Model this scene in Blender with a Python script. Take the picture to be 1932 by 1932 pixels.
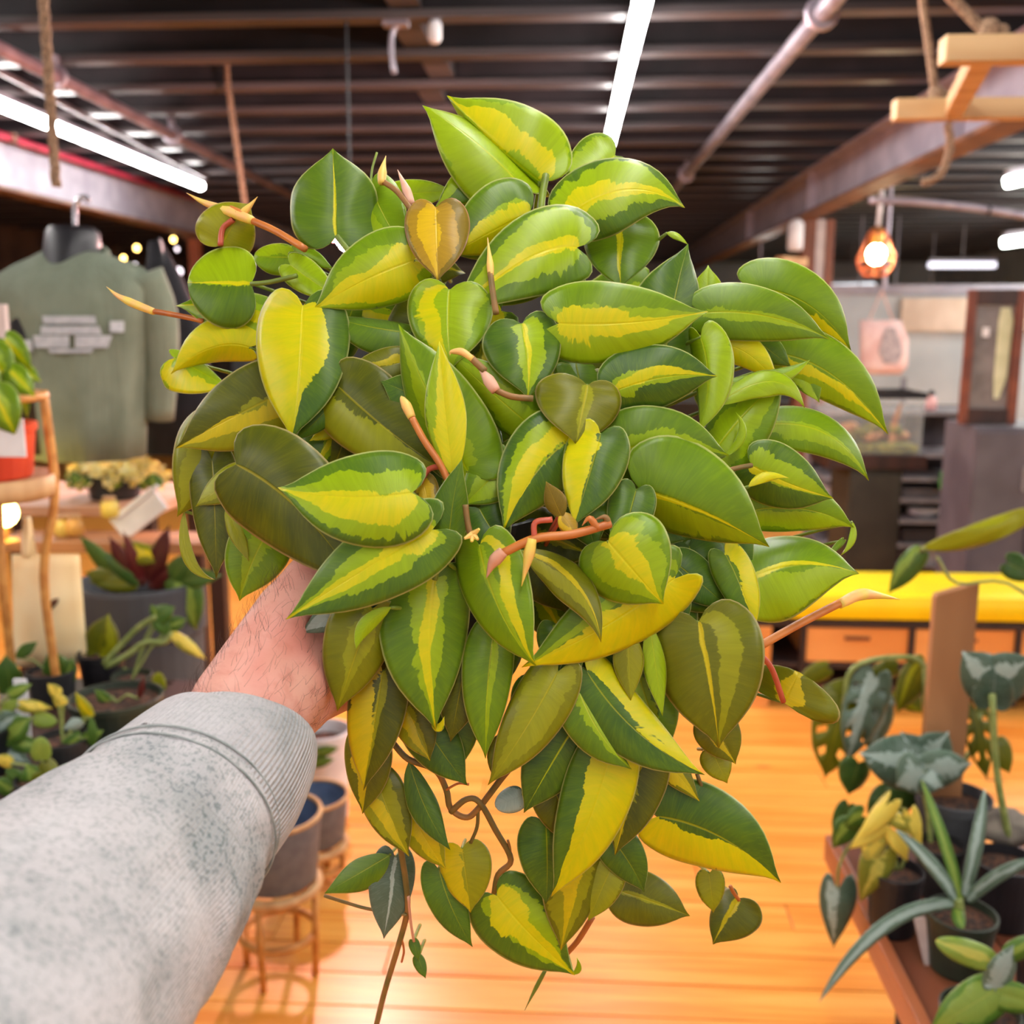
import bpy, bmesh, math, random
import numpy as np
from mathutils import Vector, Matrix, noise as mnoise

for _o in list(bpy.data.objects):
    bpy.data.objects.remove(_o, do_unlink=True)
scene = bpy.context.scene
COL = scene.collection
random.seed(11)

# ---------------------------------------------------------------- camera
FPX = 1932.0
CAM_LOC = Vector((0.0, 0.0, 1.55))
PITCH, YAW = math.radians(10.44), math.radians(3.38)
cd = bpy.data.cameras.new('camera')
cd.sensor_width = 36.0
cd.lens = 36.0
cd.clip_start = 0.02
cd.clip_end = 100
cd.dof.use_dof = True
cd.dof.focus_distance = 0.645
cd.dof.aperture_fstop = 7.2
cam = bpy.data.objects.new('camera', cd)
COL.objects.link(cam)
cam.location = CAM_LOC
cam.rotation_euler = (math.pi / 2 - PITCH, 0, YAW)
scene.camera = cam
RM = cam.rotation_euler.to_matrix()
FWD = RM @ Vector((0, 0, -1))

# ---------------------------------------------------------------- world and exposure
wd = bpy.data.worlds.new('world')
scene.world = wd
wd.use_nodes = True
wd.node_tree.nodes['Background'].inputs[0].default_value = (1.0, 0.99, 0.975, 1)
wd.node_tree.nodes['Background'].inputs[1].default_value = 0.62
vs = scene.view_settings
vs.view_transform = 'Standard'
vs.look = 'None'
vs.gamma = 1.0
vs.use_curve_mapping = False
vs.exposure = 0.05
TUBE_EMIT = 52.0
scene.cycles.max_bounces = 5
scene.cycles.diffuse_bounces = 3
scene.cycles.glossy_bounces = 2
scene.cycles.transmission_bounces = 2
scene.cycles.transparent_max_bounces = 6
scene.cycles.caustics_reflective = False
scene.cycles.caustics_refractive = False


# ---------------------------------------------------------------- pixel helpers (photograph frame 1932 x 1932)
def ray(px, py):
    return RM @ Vector(((px - 966) / FPX, -(py - 966) / FPX, -1.0))

def P(px, py, d):
    return CAM_LOC + ray(px, py) * d

def atY(px, py, Y):
    r = ray(px, py)
    return CAM_LOC + r * (Y / r.y)

def atZ(px, py, Z):
    r = ray(px, py)
    return CAM_LOC + r * ((Z - CAM_LOC.z) / r.z)

def dY(px, py, Y):
    return Y / ray(px, py).y

# ---------------------------------------------------------------- colour and node helpers
def lin(c):
    o = []
    for v in c[:3]:
        v = v / 255.0
        o.append(v / 12.92 if v <= 0.04045 else ((v + 0.055) / 1.055) ** 2.4)
    return (o[0], o[1], o[2], 1.0)

class NT:
    def __init__(self, name):
        self.m = bpy.data.materials.new(name)
        self.m.use_nodes = True
        self.t = self.m.node_tree
        self.b = self.t.nodes['Principled BSDF']
        self.out = self.t.nodes['Material Output']
    def n(self, typ, **kw):
        nd = self.t.nodes.new(typ)
        for k, v in kw.items():
            setattr(nd, k, v)
        return nd
    def put(self, sock, v):
        if v is None:
            return
        if hasattr(v, 'is_output'):
            self.t.links.new(v, sock)
        else:
            sock.default_value = v
    def math(self, op, a, b=None, c=None, clamp=False):
        nd = self.n('ShaderNodeMath', operation=op)
        nd.use_clamp = clamp
        for i, v in enumerate((a, b, c)):
            if v is not None:
                self.put(nd.inputs[i], v)
        return nd.outputs[0]
    def mix(self, f, a, b):
        nd = self.n('ShaderNodeMix', data_type='RGBA')
        nd.clamp_factor = True
        self.put(nd.inputs[0], f)
        self.put(nd.inputs[6], a)
        self.put(nd.inputs[7], b)
        return nd.outputs[2]
    def smooth(self, x, lo, hi):
        nd = self.n('ShaderNodeMapRange', interpolation_type='SMOOTHSTEP')
        self.put(nd.inputs[0], x)
        self.put(nd.inputs[1], lo)
        self.put(nd.inputs[2], hi)
        return nd.outputs[0]
    def noise(self, vec, scale, detail=3.0, rough=0.55):
        nd = self.n('ShaderNodeTexNoise')
        self.put(nd.inputs['Vector'], vec)
        nd.inputs['Scale'].default_value = scale
        nd.inputs['Detail'].default_value = detail
        nd.inputs['Roughness'].default_value = rough
        return nd.outputs[0]
    def comb(self, x, y, z):
        nd = self.n('ShaderNodeCombineXYZ')
        for i, v in enumerate((x, y, z)):
            self.put(nd.inputs[i], v)
        return nd.outputs[0]
    def sep(self, v):
        nd = self.n('ShaderNodeSeparateXYZ')
        self.put(nd.inputs[0], v)
        return nd.outputs
    def objc(self):
        return self.n('ShaderNodeTexCoord').outputs['Object']
    def rand(self):
        return self.n('ShaderNodeObjectInfo').outputs['Random']
    def scaled(self, v, s):
        nd = self.n('ShaderNodeMapping')
        self.put(nd.inputs['Vector'], v)
        nd.inputs['Scale'].default_value = s
        return nd.outputs[0]
    def bump(self, h, strength, dist):
        nd = self.n('ShaderNodeBump')
        nd.inputs['Strength'].default_value = strength
        nd.inputs['Distance'].default_value = dist
        self.put(nd.inputs['Height'], h)
        self.put(self.b.inputs['Normal'], nd.outputs[0])

def pm(name, c1, c2=None, scale=20.0, rough=0.6, metal=0.0, bump=0.0, stretch=(1, 1, 1), spec=0.5, thr=(0.35, 0.65)):
    """plain procedural surface: two tones mixed by noise, with fine relief"""
    k = NT(name)
    c2 = c2 or tuple(min(255, v * 0.86) for v in c1)
    v = k.scaled(k.objc(), stretch)
    f = k.noise(v, scale, 1.5)
    k.put(k.b.inputs['Base Color'], k.mix(k.smooth(f, thr[0], thr[1]), lin(c1), lin(c2)))
    k.b.inputs['Roughness'].default_value = rough
    k.b.inputs['Metallic'].default_value = metal
    k.b.inputs['Specular IOR Level'].default_value = spec
    if bump:
        k.bump(k.noise(v, scale * 2.5, 1.0), bump, 0.004)
    return k.m

def emit(name, c, s):
    k = NT(name)
    k.b.inputs['Base Color'].default_value = lin(c)
    k.b.inputs['Emission Color'].default_value = lin(c)
    k.b.inputs['Emission Strength'].default_value = s
    return k.m

def glass(name, c=(225, 240, 235), alpha=0.18, rough=0.08):
    k = NT(name)
    k.b.inputs['Base Color'].default_value = lin(c)
    k.b.inputs['Roughness'].default_value = rough
    k.put(k.b.inputs['Alpha'], k.math('ADD', alpha, k.math('MULTIPLY', k.noise(k.objc(), 4.0), 0.06)))
    return k.m

# ---------------------------------------------------------------- mesh helpers
WLOC = {}

def link(o):
    COL.objects.link(o)
    return o

def wl_(o):
    return WLOC.get(o.name, Vector((0, 0, 0)))

def mesh_obj(name, verts, faces, mat, parent=None, origin=None, smooth=False):
    vv = np.array([tuple(v) for v in verts], dtype=float)
    if origin is None:
        origin = Vector(((vv[:, 0].min() + vv[:, 0].max()) / 2, (vv[:, 1].min() + vv[:, 1].max()) / 2, vv[:, 2].min()))
    origin = Vector(origin)
    vv = vv - np.array(origin)
    me = bpy.data.meshes.new(name)
    me.from_pydata(vv.tolist(), [], [tuple(f) for f in faces])
    mats = mat if isinstance(mat, (list, tuple)) else [mat]
    for m in mats:
        me.materials.append(m)
    if smooth:
        me.polygons.foreach_set('use_smooth', [True] * len(me.polygons))
    o = bpy.data.objects.new(name, me)
    link(o)
    WLOC[o.name] = origin
    if parent is not None:
        o.parent = parent
        o.location = origin - wl_(parent)
    else:
        o.location = origin
    return o

def empty(name, loc):
    o = bpy.data.objects.new(name, None)
    o.empty_display_size = 0.05
    link(o)
    o.location = loc
    WLOC[o.name] = Vector(loc)
    return o

def tag(o, label=None, cat=None, group=None, kind=None):
    if label: o['label'] = label
    if cat: o['category'] = cat
    if group: o['group'] = group
    if kind: o['kind'] = kind
    return o

def thing(name, loc, label, cat, group=None):
    return tag(empty(name, loc), label, cat, group)

def join(*vf):
    V, F = [], []
    for v, f in vf:
        n = len(V)
        V += [tuple(q) for q in v]
        F += [tuple(i + n for i in g) for g in f]
    return V, F

def box(x0, x1, y0, y1, z0, z1, bev=0.0):
    if x0 > x1: x0, x1 = x1, x0
    if y0 > y1: y0, y1 = y1, y0
    if z0 > z1: z0, z1 = z1, z0
    bm = bmesh.new()
    bmesh.ops.create_cube(bm, size=1.0)
    for v in bm.verts:
        v.co = Vector((x0 + (v.co.x + .5) * (x1 - x0), y0 + (v.co.y + .5) * (y1 - y0), z0 + (v.co.z + .5) * (z1 - z0)))
    if bev > 0:
        bev = min(bev, 0.45 * min(x1 - x0, y1 - y0, z1 - z0))
        bmesh.ops.bevel(bm, geom=bm.edges[:], offset=bev, segments=2, affect='EDGES', profile=0.6)
    V = [v.co.copy() for v in bm.verts]
    bm.verts.index_update()
    F = [tuple(v.index for v in f.verts) for f in bm.faces]
    bm.free()
    return V, F

def xform(vf, M):
    return [M @ Vector(v) for v in vf[0]], vf[1]

def bar(a, b, w, h, bev=0.003, up=Vector((0, 0, 1))):
    """square bar between two points"""
    a, b = Vector(a), Vector(b)
    d = b - a
    L = d.length
    y = d.normalized()
    x = y.cross(up)
    if x.length < 1e-4:
        x = Vector((1, 0, 0))
    x.normalize()
    z = x.cross(y)
    M = Matrix((x, y, z)).transposed().to_4x4()
    M.translation = a
    return xform(box(-w / 2, w / 2, 0, L, -h / 2, h / 2, bev), M)

def frames(pts):
    pts = [Vector(p) for p in pts]
    T = []
    for i in range(len(pts)):
        a = pts[max(0, i - 1)]
        b = pts[min(len(pts) - 1, i + 1)]
        t = (b - a)
        T.append(t.normalized() if t.length > 1e-9 else Vector((0, 0, 1)))
    u = T[0].orthogonal().normalized()
    out = []
    for i, t in enumerate(T):
        u = (u - t * u.dot(t))
        u = u.normalized() if u.length > 1e-6 else t.orthogonal().normalized()
        out.append((t, u, t.cross(u)))
    return pts, out

def tube(pts, r, seg=8, cap=True):
    pts, fr = frames(pts)
    n = len(pts)
    rr = r if isinstance(r, (list, tuple)) else [r] * n
    V, F = [], []
    for i in range(n):
        t, u, w = fr[i]
        for k in range(seg):
            a = 2 * math.pi * k / seg
            V.append(pts[i] + (u * math.cos(a) + w * math.sin(a)) * rr[i])
    for i in range(n - 1):
        for k in range(seg):
            k2 = (k + 1) % seg
            F.append((i * seg + k, i * seg + k2, (i + 1) * seg + k2, (i + 1) * seg + k))
    if cap:
        F.append(tuple(range(seg))[::-1])
        F.append(tuple((n - 1) * seg + k for k in range(seg)))
    return V, F

def smooth_path(pts, n=6):
    """Catmull-Rom through the points"""
    pts = [Vector(p) for p in pts]
    if len(pts) < 3:
        return [pts[0].lerp(pts[-1], i / n) for i in range(n + 1)]
    q = [pts[0] * 2 - pts[1]] + pts + [pts[-1] * 2 - pts[-2]]
    out = []
    for i in range(1, len(q) - 2):
        for k in range(n):
            t = k / n
            a, b, c, d = q[i - 1], q[i], q[i + 1], q[i + 2]
            out.append(0.5 * ((2 * b) + (c - a) * t + (2 * a - 5 * b + 4 * c - d) * t * t + (3 * b - a - 3 * c + d) * t ** 3))
    out.append(pts[-1])
    return out

def lathe(prof, c, seg=28, top=True):
    """profile of (radius, z) turned about a vertical axis through c"""
    c = Vector(c)
    V, F = [], []
    n = len(prof)
    for (r, z) in prof:
        for k in range(seg):
            a = 2 * math.pi * k / seg
            V.append(c + Vector((r * math.cos(a), r * math.sin(a), z)))
    for i in range(n - 1):
        for k in range(seg):
            k2 = (k + 1) % seg
            F.append((i * seg + k, i * seg + k2, (i + 1) * seg + k2, (i + 1) * seg + k))
    if prof[0][0] > 1e-5:
        F.append(tuple(range(seg))[::-1])
    if top and prof[-1][0] > 1e-5:
        F.append(tuple((n - 1) * seg + k for k in range(seg)))
    return V, F

def ball(c, r, seg=12, sz=1.0):
    prof = [(max(1e-6, r * math.sin(math.pi * i / 8)), -r * sz * math.cos(math.pi * i / 8)) for i in range(9)]
    return lathe(prof, c, seg)

def ring(c, R, r, seg=28, s2=8, axis=None):
    c = Vector(c)
    pts = []
    V, F = [], []
    ax = Vector(axis) if axis is not None else Vector((0, 0, 1))
    u = ax.orthogonal().normalized()
    w = ax.normalized().cross(u)
    for i in range(seg):
        a = 2 * math.pi * i / seg
        d = u * math.cos(a) + w * math.sin(a)
        for k in range(s2):
            b = 2 * math.pi * k / s2
            V.append(c + d * (R + r * math.cos(b)) + ax.normalized() * r * math.sin(b))
    for i in range(seg):
        i2 = (i + 1) % seg
        for k in range(s2):
            k2 = (k + 1) % s2
            F.append((i * s2 + k, i2 * s2 + k, i2 * s2 + k2, i * s2 + k2))
    return V, F

# ---------------------------------------------------------------- leaves
HEART = [(0, 0, 0), (.05, -.085, .16), (.12, -.135, .42), (.2, -.105, .66), (.29, .0, .87), (.38, .12, .975), (.47, .25, 1.0),
         (.56, .385, .955), (.66, .54, .84), (.76, .69, .64), (.85, .82, .37), (.93, .92, .125), (1, 1, 0)]
ROUND = [(0, 0, 0), (.05, -.05, .2), (.12, -.08, .45), (.2, -.04, .7), (.29, .07, .89), (.38, .2, .985), (.47, .34, 1.0),
         (.56, .48, .97), (.66, .64, .87), (.76, .79, .69), (.85, .9, .48), (.93, .97, .25), (1, 1, 0)]
LANCE = [(0, 0, 0), (.05, .01, .1), (.12, .05, .32), (.2, .11, .55), (.29, .2, .76), (.38, .3, .91), (.47, .4, 1.0),
         (.56, .5, .98), (.66, .61, .85), (.76, .73, .62), (.85, .84, .36), (.93, .93, .14), (1, 1, 0)]
STRAP = [(0, 0, 0), (.05, .005, .4), (.12, .03, .62), (.2, .08, .75), (.29, .16, .87), (.38, .26, .95), (.47, .36, 1.0),
         (.56, .48, 1.0), (.66, .6, .93), (.76, .73, .8), (.85, .85, .58), (.93, .94, .3), (1, 1, 0)]
ARROW = [(0, 0, 0), (.05, -.17, .2), (.12, -.3, .48), (.2, -.28, .75), (.29, -.12, .93), (.38, .04, 1.0), (.47, .19, .97),
         (.56, .34, .87), (.66, .51, .7), (.76, .68, .48), (.85, .82, .27), (.93, .92, .11), (1, 1, 0)]
OVAL = [(a, b, c + (0.0 if b < .3 else .11 * math.sin(math.pi * min(1.0, (b - .3) / .7)))) for a, b, c in HEART]
SHAPES = dict(o=OVAL, h=HEART, r=ROUND, l=LANCE, s=STRAP, a=ARROW)

def outline(shape, v):
    T = SHAPES[shape]
    for i in range(len(T) - 1):
        if v <= T[i + 1][0] + 1e-9:
            k = (v - T[i][0]) / (T[i + 1][0] - T[i][0])
            a = T[max(0, i - 1)]
            b, c = T[i], T[i + 1]
            d = T[min(len(T) - 1, i + 2)]
            r = []
            for j in (1, 2):
                r.append(0.5 * (2 * b[j] + (c[j] - a[j]) * k + (2 * a[j] - 5 * b[j] + 4 * c[j] - d[j]) * k * k + (3 * b[j] - a[j] - 3 * c[j] + d[j]) * k ** 3))
            return r[0], max(0.0, r[1])
    return 1.0, 0.0

def leaf_px(parent, bx, by, tx, ty, wl, wr, d0, d1, mat, pat=(0.3, 2, 2, 2, 2), ctrl=None, shape='h', arch=0.10, fold=0.13, cup=0.26,
            seed=None, name='leaf', nv=20, nu=6, holes=None, tilt=0.75, thick=0.0005, rip=0.09):
    """one leaf: midrib from (bx,by) to (tx,ty), half widths to the left and right hand of that line (photograph pixels at its
    distance d0..d1); the narrower half is turned away so that both halves keep their true breadth"""
    seed = random.random() if seed is None else seed
    b = Vector((bx, by)); t = Vector((tx, ty))
    c = Vector(ctrl) if ctrl else (b + t) / 2
    L = (t - b).length
    W = max(wl, wr)
    pxm = (d0 + d1) / 2 / FPX
    us = [i / nu for i in range(-nu, nu + 1)]
    vsn = [i / nv for i in range(1, nv)]
    V, UV, idx = [], [], {}
    def mid(s):
        if s < 0:
            g = (c - b) * 2
            if g.length < 1e-6: g = t - b
            g = g.normalized() * L
            return b + g * s, g.normalized()
        q = b * (1 - s) ** 2 + c * 2 * s * (1 - s) + t * s * s
        g = (c - b) * (1 - s) + (t - c) * s
        if g.length < 1e-6: g = t - b
        return q, g.normalized()
    def pt(u, v):
        m = v ** 2.3
        tb, sb = outline(shape, v)
        a = abs(u)
        s = m + (tb - m) * a ** 1.25
        q, g = mid(min(1.0, s))
        lat = sb * a
        w = wr if u > 0 else wl
        n = Vector((-g.y, g.x)) * (1 if u > 0 else -1)
        q = q + n * (lat * w)
        sc = min(1.0, max(0.0, s))
        d = d0 + (d1 - d0) * sc - arch * L * pxm * 4 * sc * (1 - sc)
        d += tilt * math.sqrt(max(0.0, W * W - w * w)) * pxm * lat
        d += W * pxm * (-fold * 2 * lat + (cup + fold) * lat * lat)
        d += W * pxm * rip * lat * lat * math.sin(v * 11 + seed * 40 + (2 if u > 0 else 0))
        return P(q.x, q.y, max(0.2, d))
    V.append(pt(0, 0)); UV.append((0, 0, 0))
    for v in vsn:
        for u in us:
            idx[(u, v)] = len(V)
            V.append(pt(u, v)); UV.append((u, v, 0))
    last = len(V)
    V.append(pt(0, 1)); UV.append((0, 1, 0))
    F = []
    for j in range(len(us) - 1):
        F.append((0, idx[(us[j], vsn[0])], idx[(us[j + 1], vsn[0])]))
        for i in range(len(vsn) - 1):
            if holes and (i, j if j < nu else 2 * nu - 1 - j) in holes:
                continue
            F.append((idx[(us[j], vsn[i])], idx[(us[j], vsn[i + 1])], idx[(us[j + 1], vsn[i + 1])], idx[(us[j + 1], vsn[i])]))
        F.append((idx[(us[j], vsn[-1])], last, idx[(us[j + 1], vsn[-1])]))
    o = mesh_obj(name, V, F, mat, parent, origin=V[0], smooth=True)
    at = o.data.attributes.new('leafuv', 'FLOAT_VECTOR', 'POINT')
    at.data.foreach_set('vector', [x for q in UV for x in q])
    o['tone'] = float(pat[0])
    o['ya'], o['yb'], o['la'], o['lb'] = (float(q) for q in pat[1:5])
    o['seed'] = float(seed)
    wy, wl_im = pat[2] - pat[1], pat[4] - pat[3]
    o['yamp'] = max(.06, min(1.0, wy * 1.5))
    o['lamp'] = max(.06, min(1.0, wl_im * 1.5))
    sm = o.modifiers.new('thickness', 'SOLIDIFY')
    sm.thickness = thick
    sm.offset = 0
    return o

def leaf_mat(name, dark, midc, lime, yellow, rim, rough=0.36, trans=0.22, edge_noise=0.3, rib=0.35, spec=0.4):
    k = NT(name)
    def oa(nm):
        nd = k.n('ShaderNodeAttribute', attribute_type='OBJECT', attribute_name=nm)
        return nd.outputs['Fac']
    at = k.n('ShaderNodeAttribute', attribute_type='GEOMETRY', attribute_name='leafuv')
    u, v, _ = k.sep(at.outputs['Vector'])
    seed = k.math('MULTIPLY', oa('seed'), 37.0)
    au = k.math('ABSOLUTE', u)
    side = k.math('MULTIPLY', k.math('SIGN', u), 3.0)
    low = k.math('SUBTRACT', k.noise(k.comb(k.math('MULTIPLY', u, 1.1), k.math('MULTIPLY', v, 2.2), seed), 1.5, 1), 0.5)
    stk = k.math('SUBTRACT', k.noise(k.comb(k.math('MULTIPLY', au, 0.9), k.math('ADD', k.math('MULTIPLY', v, 30.0), side), seed), 1.0, 2, 0.6), 0.5)
    stk2 = k.math('SUBTRACT', k.noise(k.comb(k.math('MULTIPLY', au, 1.2), k.math('ADD', k.math('MULTIPLY', v, 24.0), side), k.math('ADD', seed, 9.0)), 1.0, 2, 0.6), 0.5)
    up = k.math('ADD', u, k.math('MULTIPLY', oa('yamp'), k.math('ADD', k.math('MULTIPLY', low, edge_noise * 3.2), k.math('MULTIPLY', stk, edge_noise * 0.9))))
    up2 = k.math('ADD', u, k.math('MULTIPLY', oa('lamp'), k.math('ADD', k.math('MULTIPLY', low, -edge_noise * 2.4), k.math('MULTIPLY', stk2, edge_noise * 1.2))))
    def band(x, a, b):
        lo = k.smooth(x, k.math('SUBTRACT', a, 0.015), k.math('ADD', a, 0.015))
        hi = k.smooth(x, k.math('SUBTRACT', b, 0.015), k.math('ADD', b, 0.015))
        return k.math('SUBTRACT', lo, hi, clamp=True)
    mY = band(up, oa('ya'), oa('yb'))
    mL = band(up2, oa('la'), oa('lb'))
    tone = k.math('ADD', k.math('ADD', oa('tone'), 0.15), k.math('ADD', k.math('MULTIPLY', low, 0.4), k.math('MULTIPLY', stk2, 0.45)), clamp=True)
    col = k.mix(tone, lin(dark), lin(midc))
    limec = k.mix(k.math('ADD', 0.5, k.math('MULTIPLY', stk, 1.2), clamp=True), lin(lime), lin(tuple(0.86 * q for q in lime)))
    yelc = k.mix(k.math('ADD', 0.45, k.math('MULTIPLY', stk2, 2.0), clamp=True), lin(yellow), lin(tuple(0.65 * a + 0.35 * b for a, b in zip(yellow, lime))))
    col = k.mix(mL, col, limec)
    col = k.mix(mY, col, yelc)
    ribm = k.math('MULTIPLY', k.math('SUBTRACT', 1.0, k.smooth(au, 0.012, 0.035)), rib)
    col = k.mix(ribm, col, lin(yellow))
    fine = k.noise(k.comb(k.math('MULTIPLY', au, 3.0), k.math('MULTIPLY', v, 90.0), seed), 1.0, 1)
    col = k.mix(k.math('MULTIPLY', k.smooth(fine, 0.45, 0.75), 0.10), col, lin(lime))
    rimm = k.math('MULTIPLY', k.smooth(au, 0.955, 0.985), 0.75)
    col = k.mix(rimm, col, lin(rim))
    k.put(k.b.inputs['Base Color'], col)
    k.b.inputs['Roughness'].default_value = rough
    k.b.inputs['Specular IOR Level'].default_value = spec
    h = k.math('ADD', k.math('MULTIPLY', fine, 0.25), k.math('MULTIPLY', k.smooth(au, 0.0, 0.05), 1.0))
    k.bump(h, 0.25, 0.0012)
    tr = k.n('ShaderNodeBsdfTranslucent')
    k.put(tr.inputs['Color'], k.mix(0.25, col, lin((235, 235, 60))))
    ms = k.n('ShaderNodeMixShader')
    ms.inputs[0].default_value = trans
    k.t.links.new(k.b.outputs[0], ms.inputs[1])
    k.t.links.new(tr.outputs[0], ms.inputs[2])
    k.t.links.new(ms.outputs[0], k.out.inputs[0])
    return k.m

M_BRASIL = leaf_mat('brasil_leaf', (56, 92, 34), (130, 166, 12), (170, 200, 18), (230, 216, 10), (205, 208, 130))
M_OLIVE = leaf_mat('olive_leaf', (68, 78, 20), (138, 140, 16), (170, 172, 26), (222, 200, 20), (196, 178, 118))
M_GREEN = leaf_mat('green_leaf', (36, 66, 30), (96, 136, 48), (150, 176, 74), (206, 200, 96), (150, 170, 100), edge_noise=0.2)
M_SILVER = leaf_mat('silver_leaf', (50, 74, 58), (102, 124, 106), (176, 196, 186), (190, 196, 190), (130, 150, 130), edge_noise=0.5, trans=0.1)
M_YELVAR = leaf_mat('mottled_leaf', (92, 106, 32), (176, 168, 60), (214, 202, 92), (240, 214, 90), (220, 210, 120), edge_noise=0.9)
M_RED = leaf_mat('red_leaf', (62, 18, 24), (110, 36, 38), (138, 60, 48), (150, 110, 40), (120, 60, 50))
M_BROWNLEAF = leaf_mat('young_leaf', (112, 96, 26), (164, 136, 36), (200, 160, 44), (238, 200, 34), (206, 150, 120))

# ================================================================ the setting
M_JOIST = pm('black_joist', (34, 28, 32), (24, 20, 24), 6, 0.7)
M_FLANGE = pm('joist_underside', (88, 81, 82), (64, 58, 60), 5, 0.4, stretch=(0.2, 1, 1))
M_DECK = pm('black_deck', (26, 23, 27), (18, 16, 20), 4, 0.8)
M_STEEL = pm('painted_steel', (172, 167, 178), (152, 147, 160), 5, 0.5)
M_STEEL2 = pm('rusty_flange', (132, 96, 74), (104, 74, 58), 7, 0.6)
M_CONDUIT = pm('galvanised_conduit', (176, 168, 178), (150, 142, 154), 8, 0.4, 0.4)
M_PLASTER = pm('pale_wall', (196, 204, 208), (180, 190, 196), 2, 0.8)
M_WARM = pm('warm_wall', (120, 98, 86), (96, 78, 70), 2, 0.8)
M_TUBE = emit('led_tube', (255, 252, 248), TUBE_EMIT)
M_ROPE = pm('jute_rope', (158, 128, 102), (118, 92, 72), 120, 0.9, bump=0.5)
M_PALEWOOD = pm('pale_pine', (206, 172, 126), (182, 144, 98), 14, 0.55, stretch=(0.15, 1, 1))
M_BLACK = pm('black_plastic', (30, 29, 34), (22, 21, 26), 12, 0.45)
M_SOIL = pm('potting_bark', (92, 58, 38), (40, 26, 20), 90, 0.95, bump=1.0)

def plank_mat():
    k = NT('varnished_pine')
    oc = k.objc()
    rnd = k.rand()
    x, y, z = k.sep(oc)
    off = k.math('MULTIPLY', rnd, 41.0)
    gv = k.comb(k.math('ADD', k.math('MULTIPLY', x, 0.7), off), k.math('MULTIPLY', y, 9.0), off)
    grain = k.noise(gv, 2.6, 4)
    fine = k.noise(k.comb(k.math('ADD', k.math('MULTIPLY', x, 2.0), off), k.math('MULTIPLY', y, 70.0), off), 2.0, 2)
    c = k.mix(k.smooth(grain, 0.3, 0.7), lin((248, 194, 104)), lin((234, 160, 66)))
    c = k.mix(k.math('MULTIPLY', k.smooth(fine, 0.45, 0.8), 0.35), c, lin((200, 110, 44)))
    tint = k.mix(rnd, lin((255, 232, 205)), lin((244, 206, 160)))
    mx = k.n('ShaderNodeMix', data_type='RGBA', blend_type='MULTIPLY')
    mx.inputs[0].default_value = 0.8
    k.put(mx.inputs[6], c)
    k.put(mx.inputs[7], tint)
    c = mx.outputs[2]
    vo = k.n('ShaderNodeTexVoronoi')
    k.put(vo.inputs['Vector'], k.comb(k.math('ADD', k.math('MULTIPLY', x, 1.6), off), k.math('MULTIPLY', y, 5.0), off))
    vo.inputs['Scale'].default_value = 1.35
    knot = k.math('SUBTRACT', 1.0, k.smooth(vo.outputs['Distance'], 0.035, 0.11))
    c = k.mix(k.math('MULTIPLY', knot, 0.8), c, lin((112, 56, 28)))
    k.put(k.b.inputs['Base Color'], c)
    k.b.inputs['Roughness'].default_value = 0.33
    k.bump(fine, 0.08, 0.002)
    return k.m
M_PLANK = plank_mat()

floor = mesh_obj('floor', *box(-7, 7, -3, 21, -0.12, -0.021), pm('floor_base', (150, 86, 40), (110, 60, 28), 3, 0.6), origin=(0, 0, -0.12))
tag(floor, 'orange varnished pine floor of narrow boards across the shop', kind='structure')
PW = 0.121
plank_meshes = []
for Lp in (0.9, 1.3, 1.7, 2.1, 2.6):
    V, F = box(0, Lp - 0.003, 0, PW - 0.0035, -0.02, 0.0, 0.002)
    me = bpy.data.meshes.new('plank')
    me.from_pydata([tuple(v) for v in V], [], F)
    me.materials.append(M_PLANK)
    plank_meshes.append((Lp, me))
rr = random.Random(5)
for row in range(46):
    y = 1.25 + row * PW
    half = 1.5 + 0.45 * y
    x = -half - rr.random() * 1.2
    while x < half + 0.5:
        Lp, me = plank_meshes[rr.randrange(5)]
        o = bpy.data.objects.new('plank', me)
        link(o)
        o.parent = floor
        o.location = Vector((x, y, rr.uniform(-0.0008, 0.0008))) - Vector((0, 0, -0.12))
        WLOC[o.name] = Vector((x, y, 0))
        x += Lp
# the boards too far or too near to tell apart: still relief, joined
V, F = [], []
y = 1.25 + 46 * PW
while y < 20.8:
    V, F = join((V, F), box(-6.9, 6.9, y, y + PW - 0.0035, -0.02, 0.0, 0.0))
    y += PW
y = 1.25 - PW
while y > -2.9:
    V, F = join((V, F), box(-6.9, 6.9, y, y + PW - 0.0035, -0.02, 0.0, 0.0))
    y -= PW
far_planks = tag(mesh_obj('far_planks', V, F, M_PLANK, floor), kind='stuff')

ZJ, HJ = 2.70, 0.26
ceil = mesh_obj('ceiling', *box(-7, 7, -3, 21, ZJ + HJ, ZJ + HJ + 0.08), M_DECK, origin=(0, 0, ZJ))
tag(ceil, 'black ceiling of closely spaced joists with brown undersides', kind='structure')
Vj, Fj = box(-6.9, 6.9, -0.022, 0.022, 0.03, HJ)
jm = bpy.data.meshes.new('joist')
jm.from_pydata([tuple(v) for v in Vj], [], Fj)
jm.materials.append(M_JOIST)
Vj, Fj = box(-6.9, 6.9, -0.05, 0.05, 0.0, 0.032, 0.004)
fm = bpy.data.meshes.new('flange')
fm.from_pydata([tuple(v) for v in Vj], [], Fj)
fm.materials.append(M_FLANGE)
y = -2.6
y0j = atZ(300, 48, ZJ).y % 0.575
y = y0j - 0.575 * 5
while y < 20.8:
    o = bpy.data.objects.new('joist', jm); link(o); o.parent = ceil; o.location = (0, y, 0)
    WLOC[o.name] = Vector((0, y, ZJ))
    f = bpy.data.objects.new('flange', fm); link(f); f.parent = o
    y += 0.575
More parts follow.
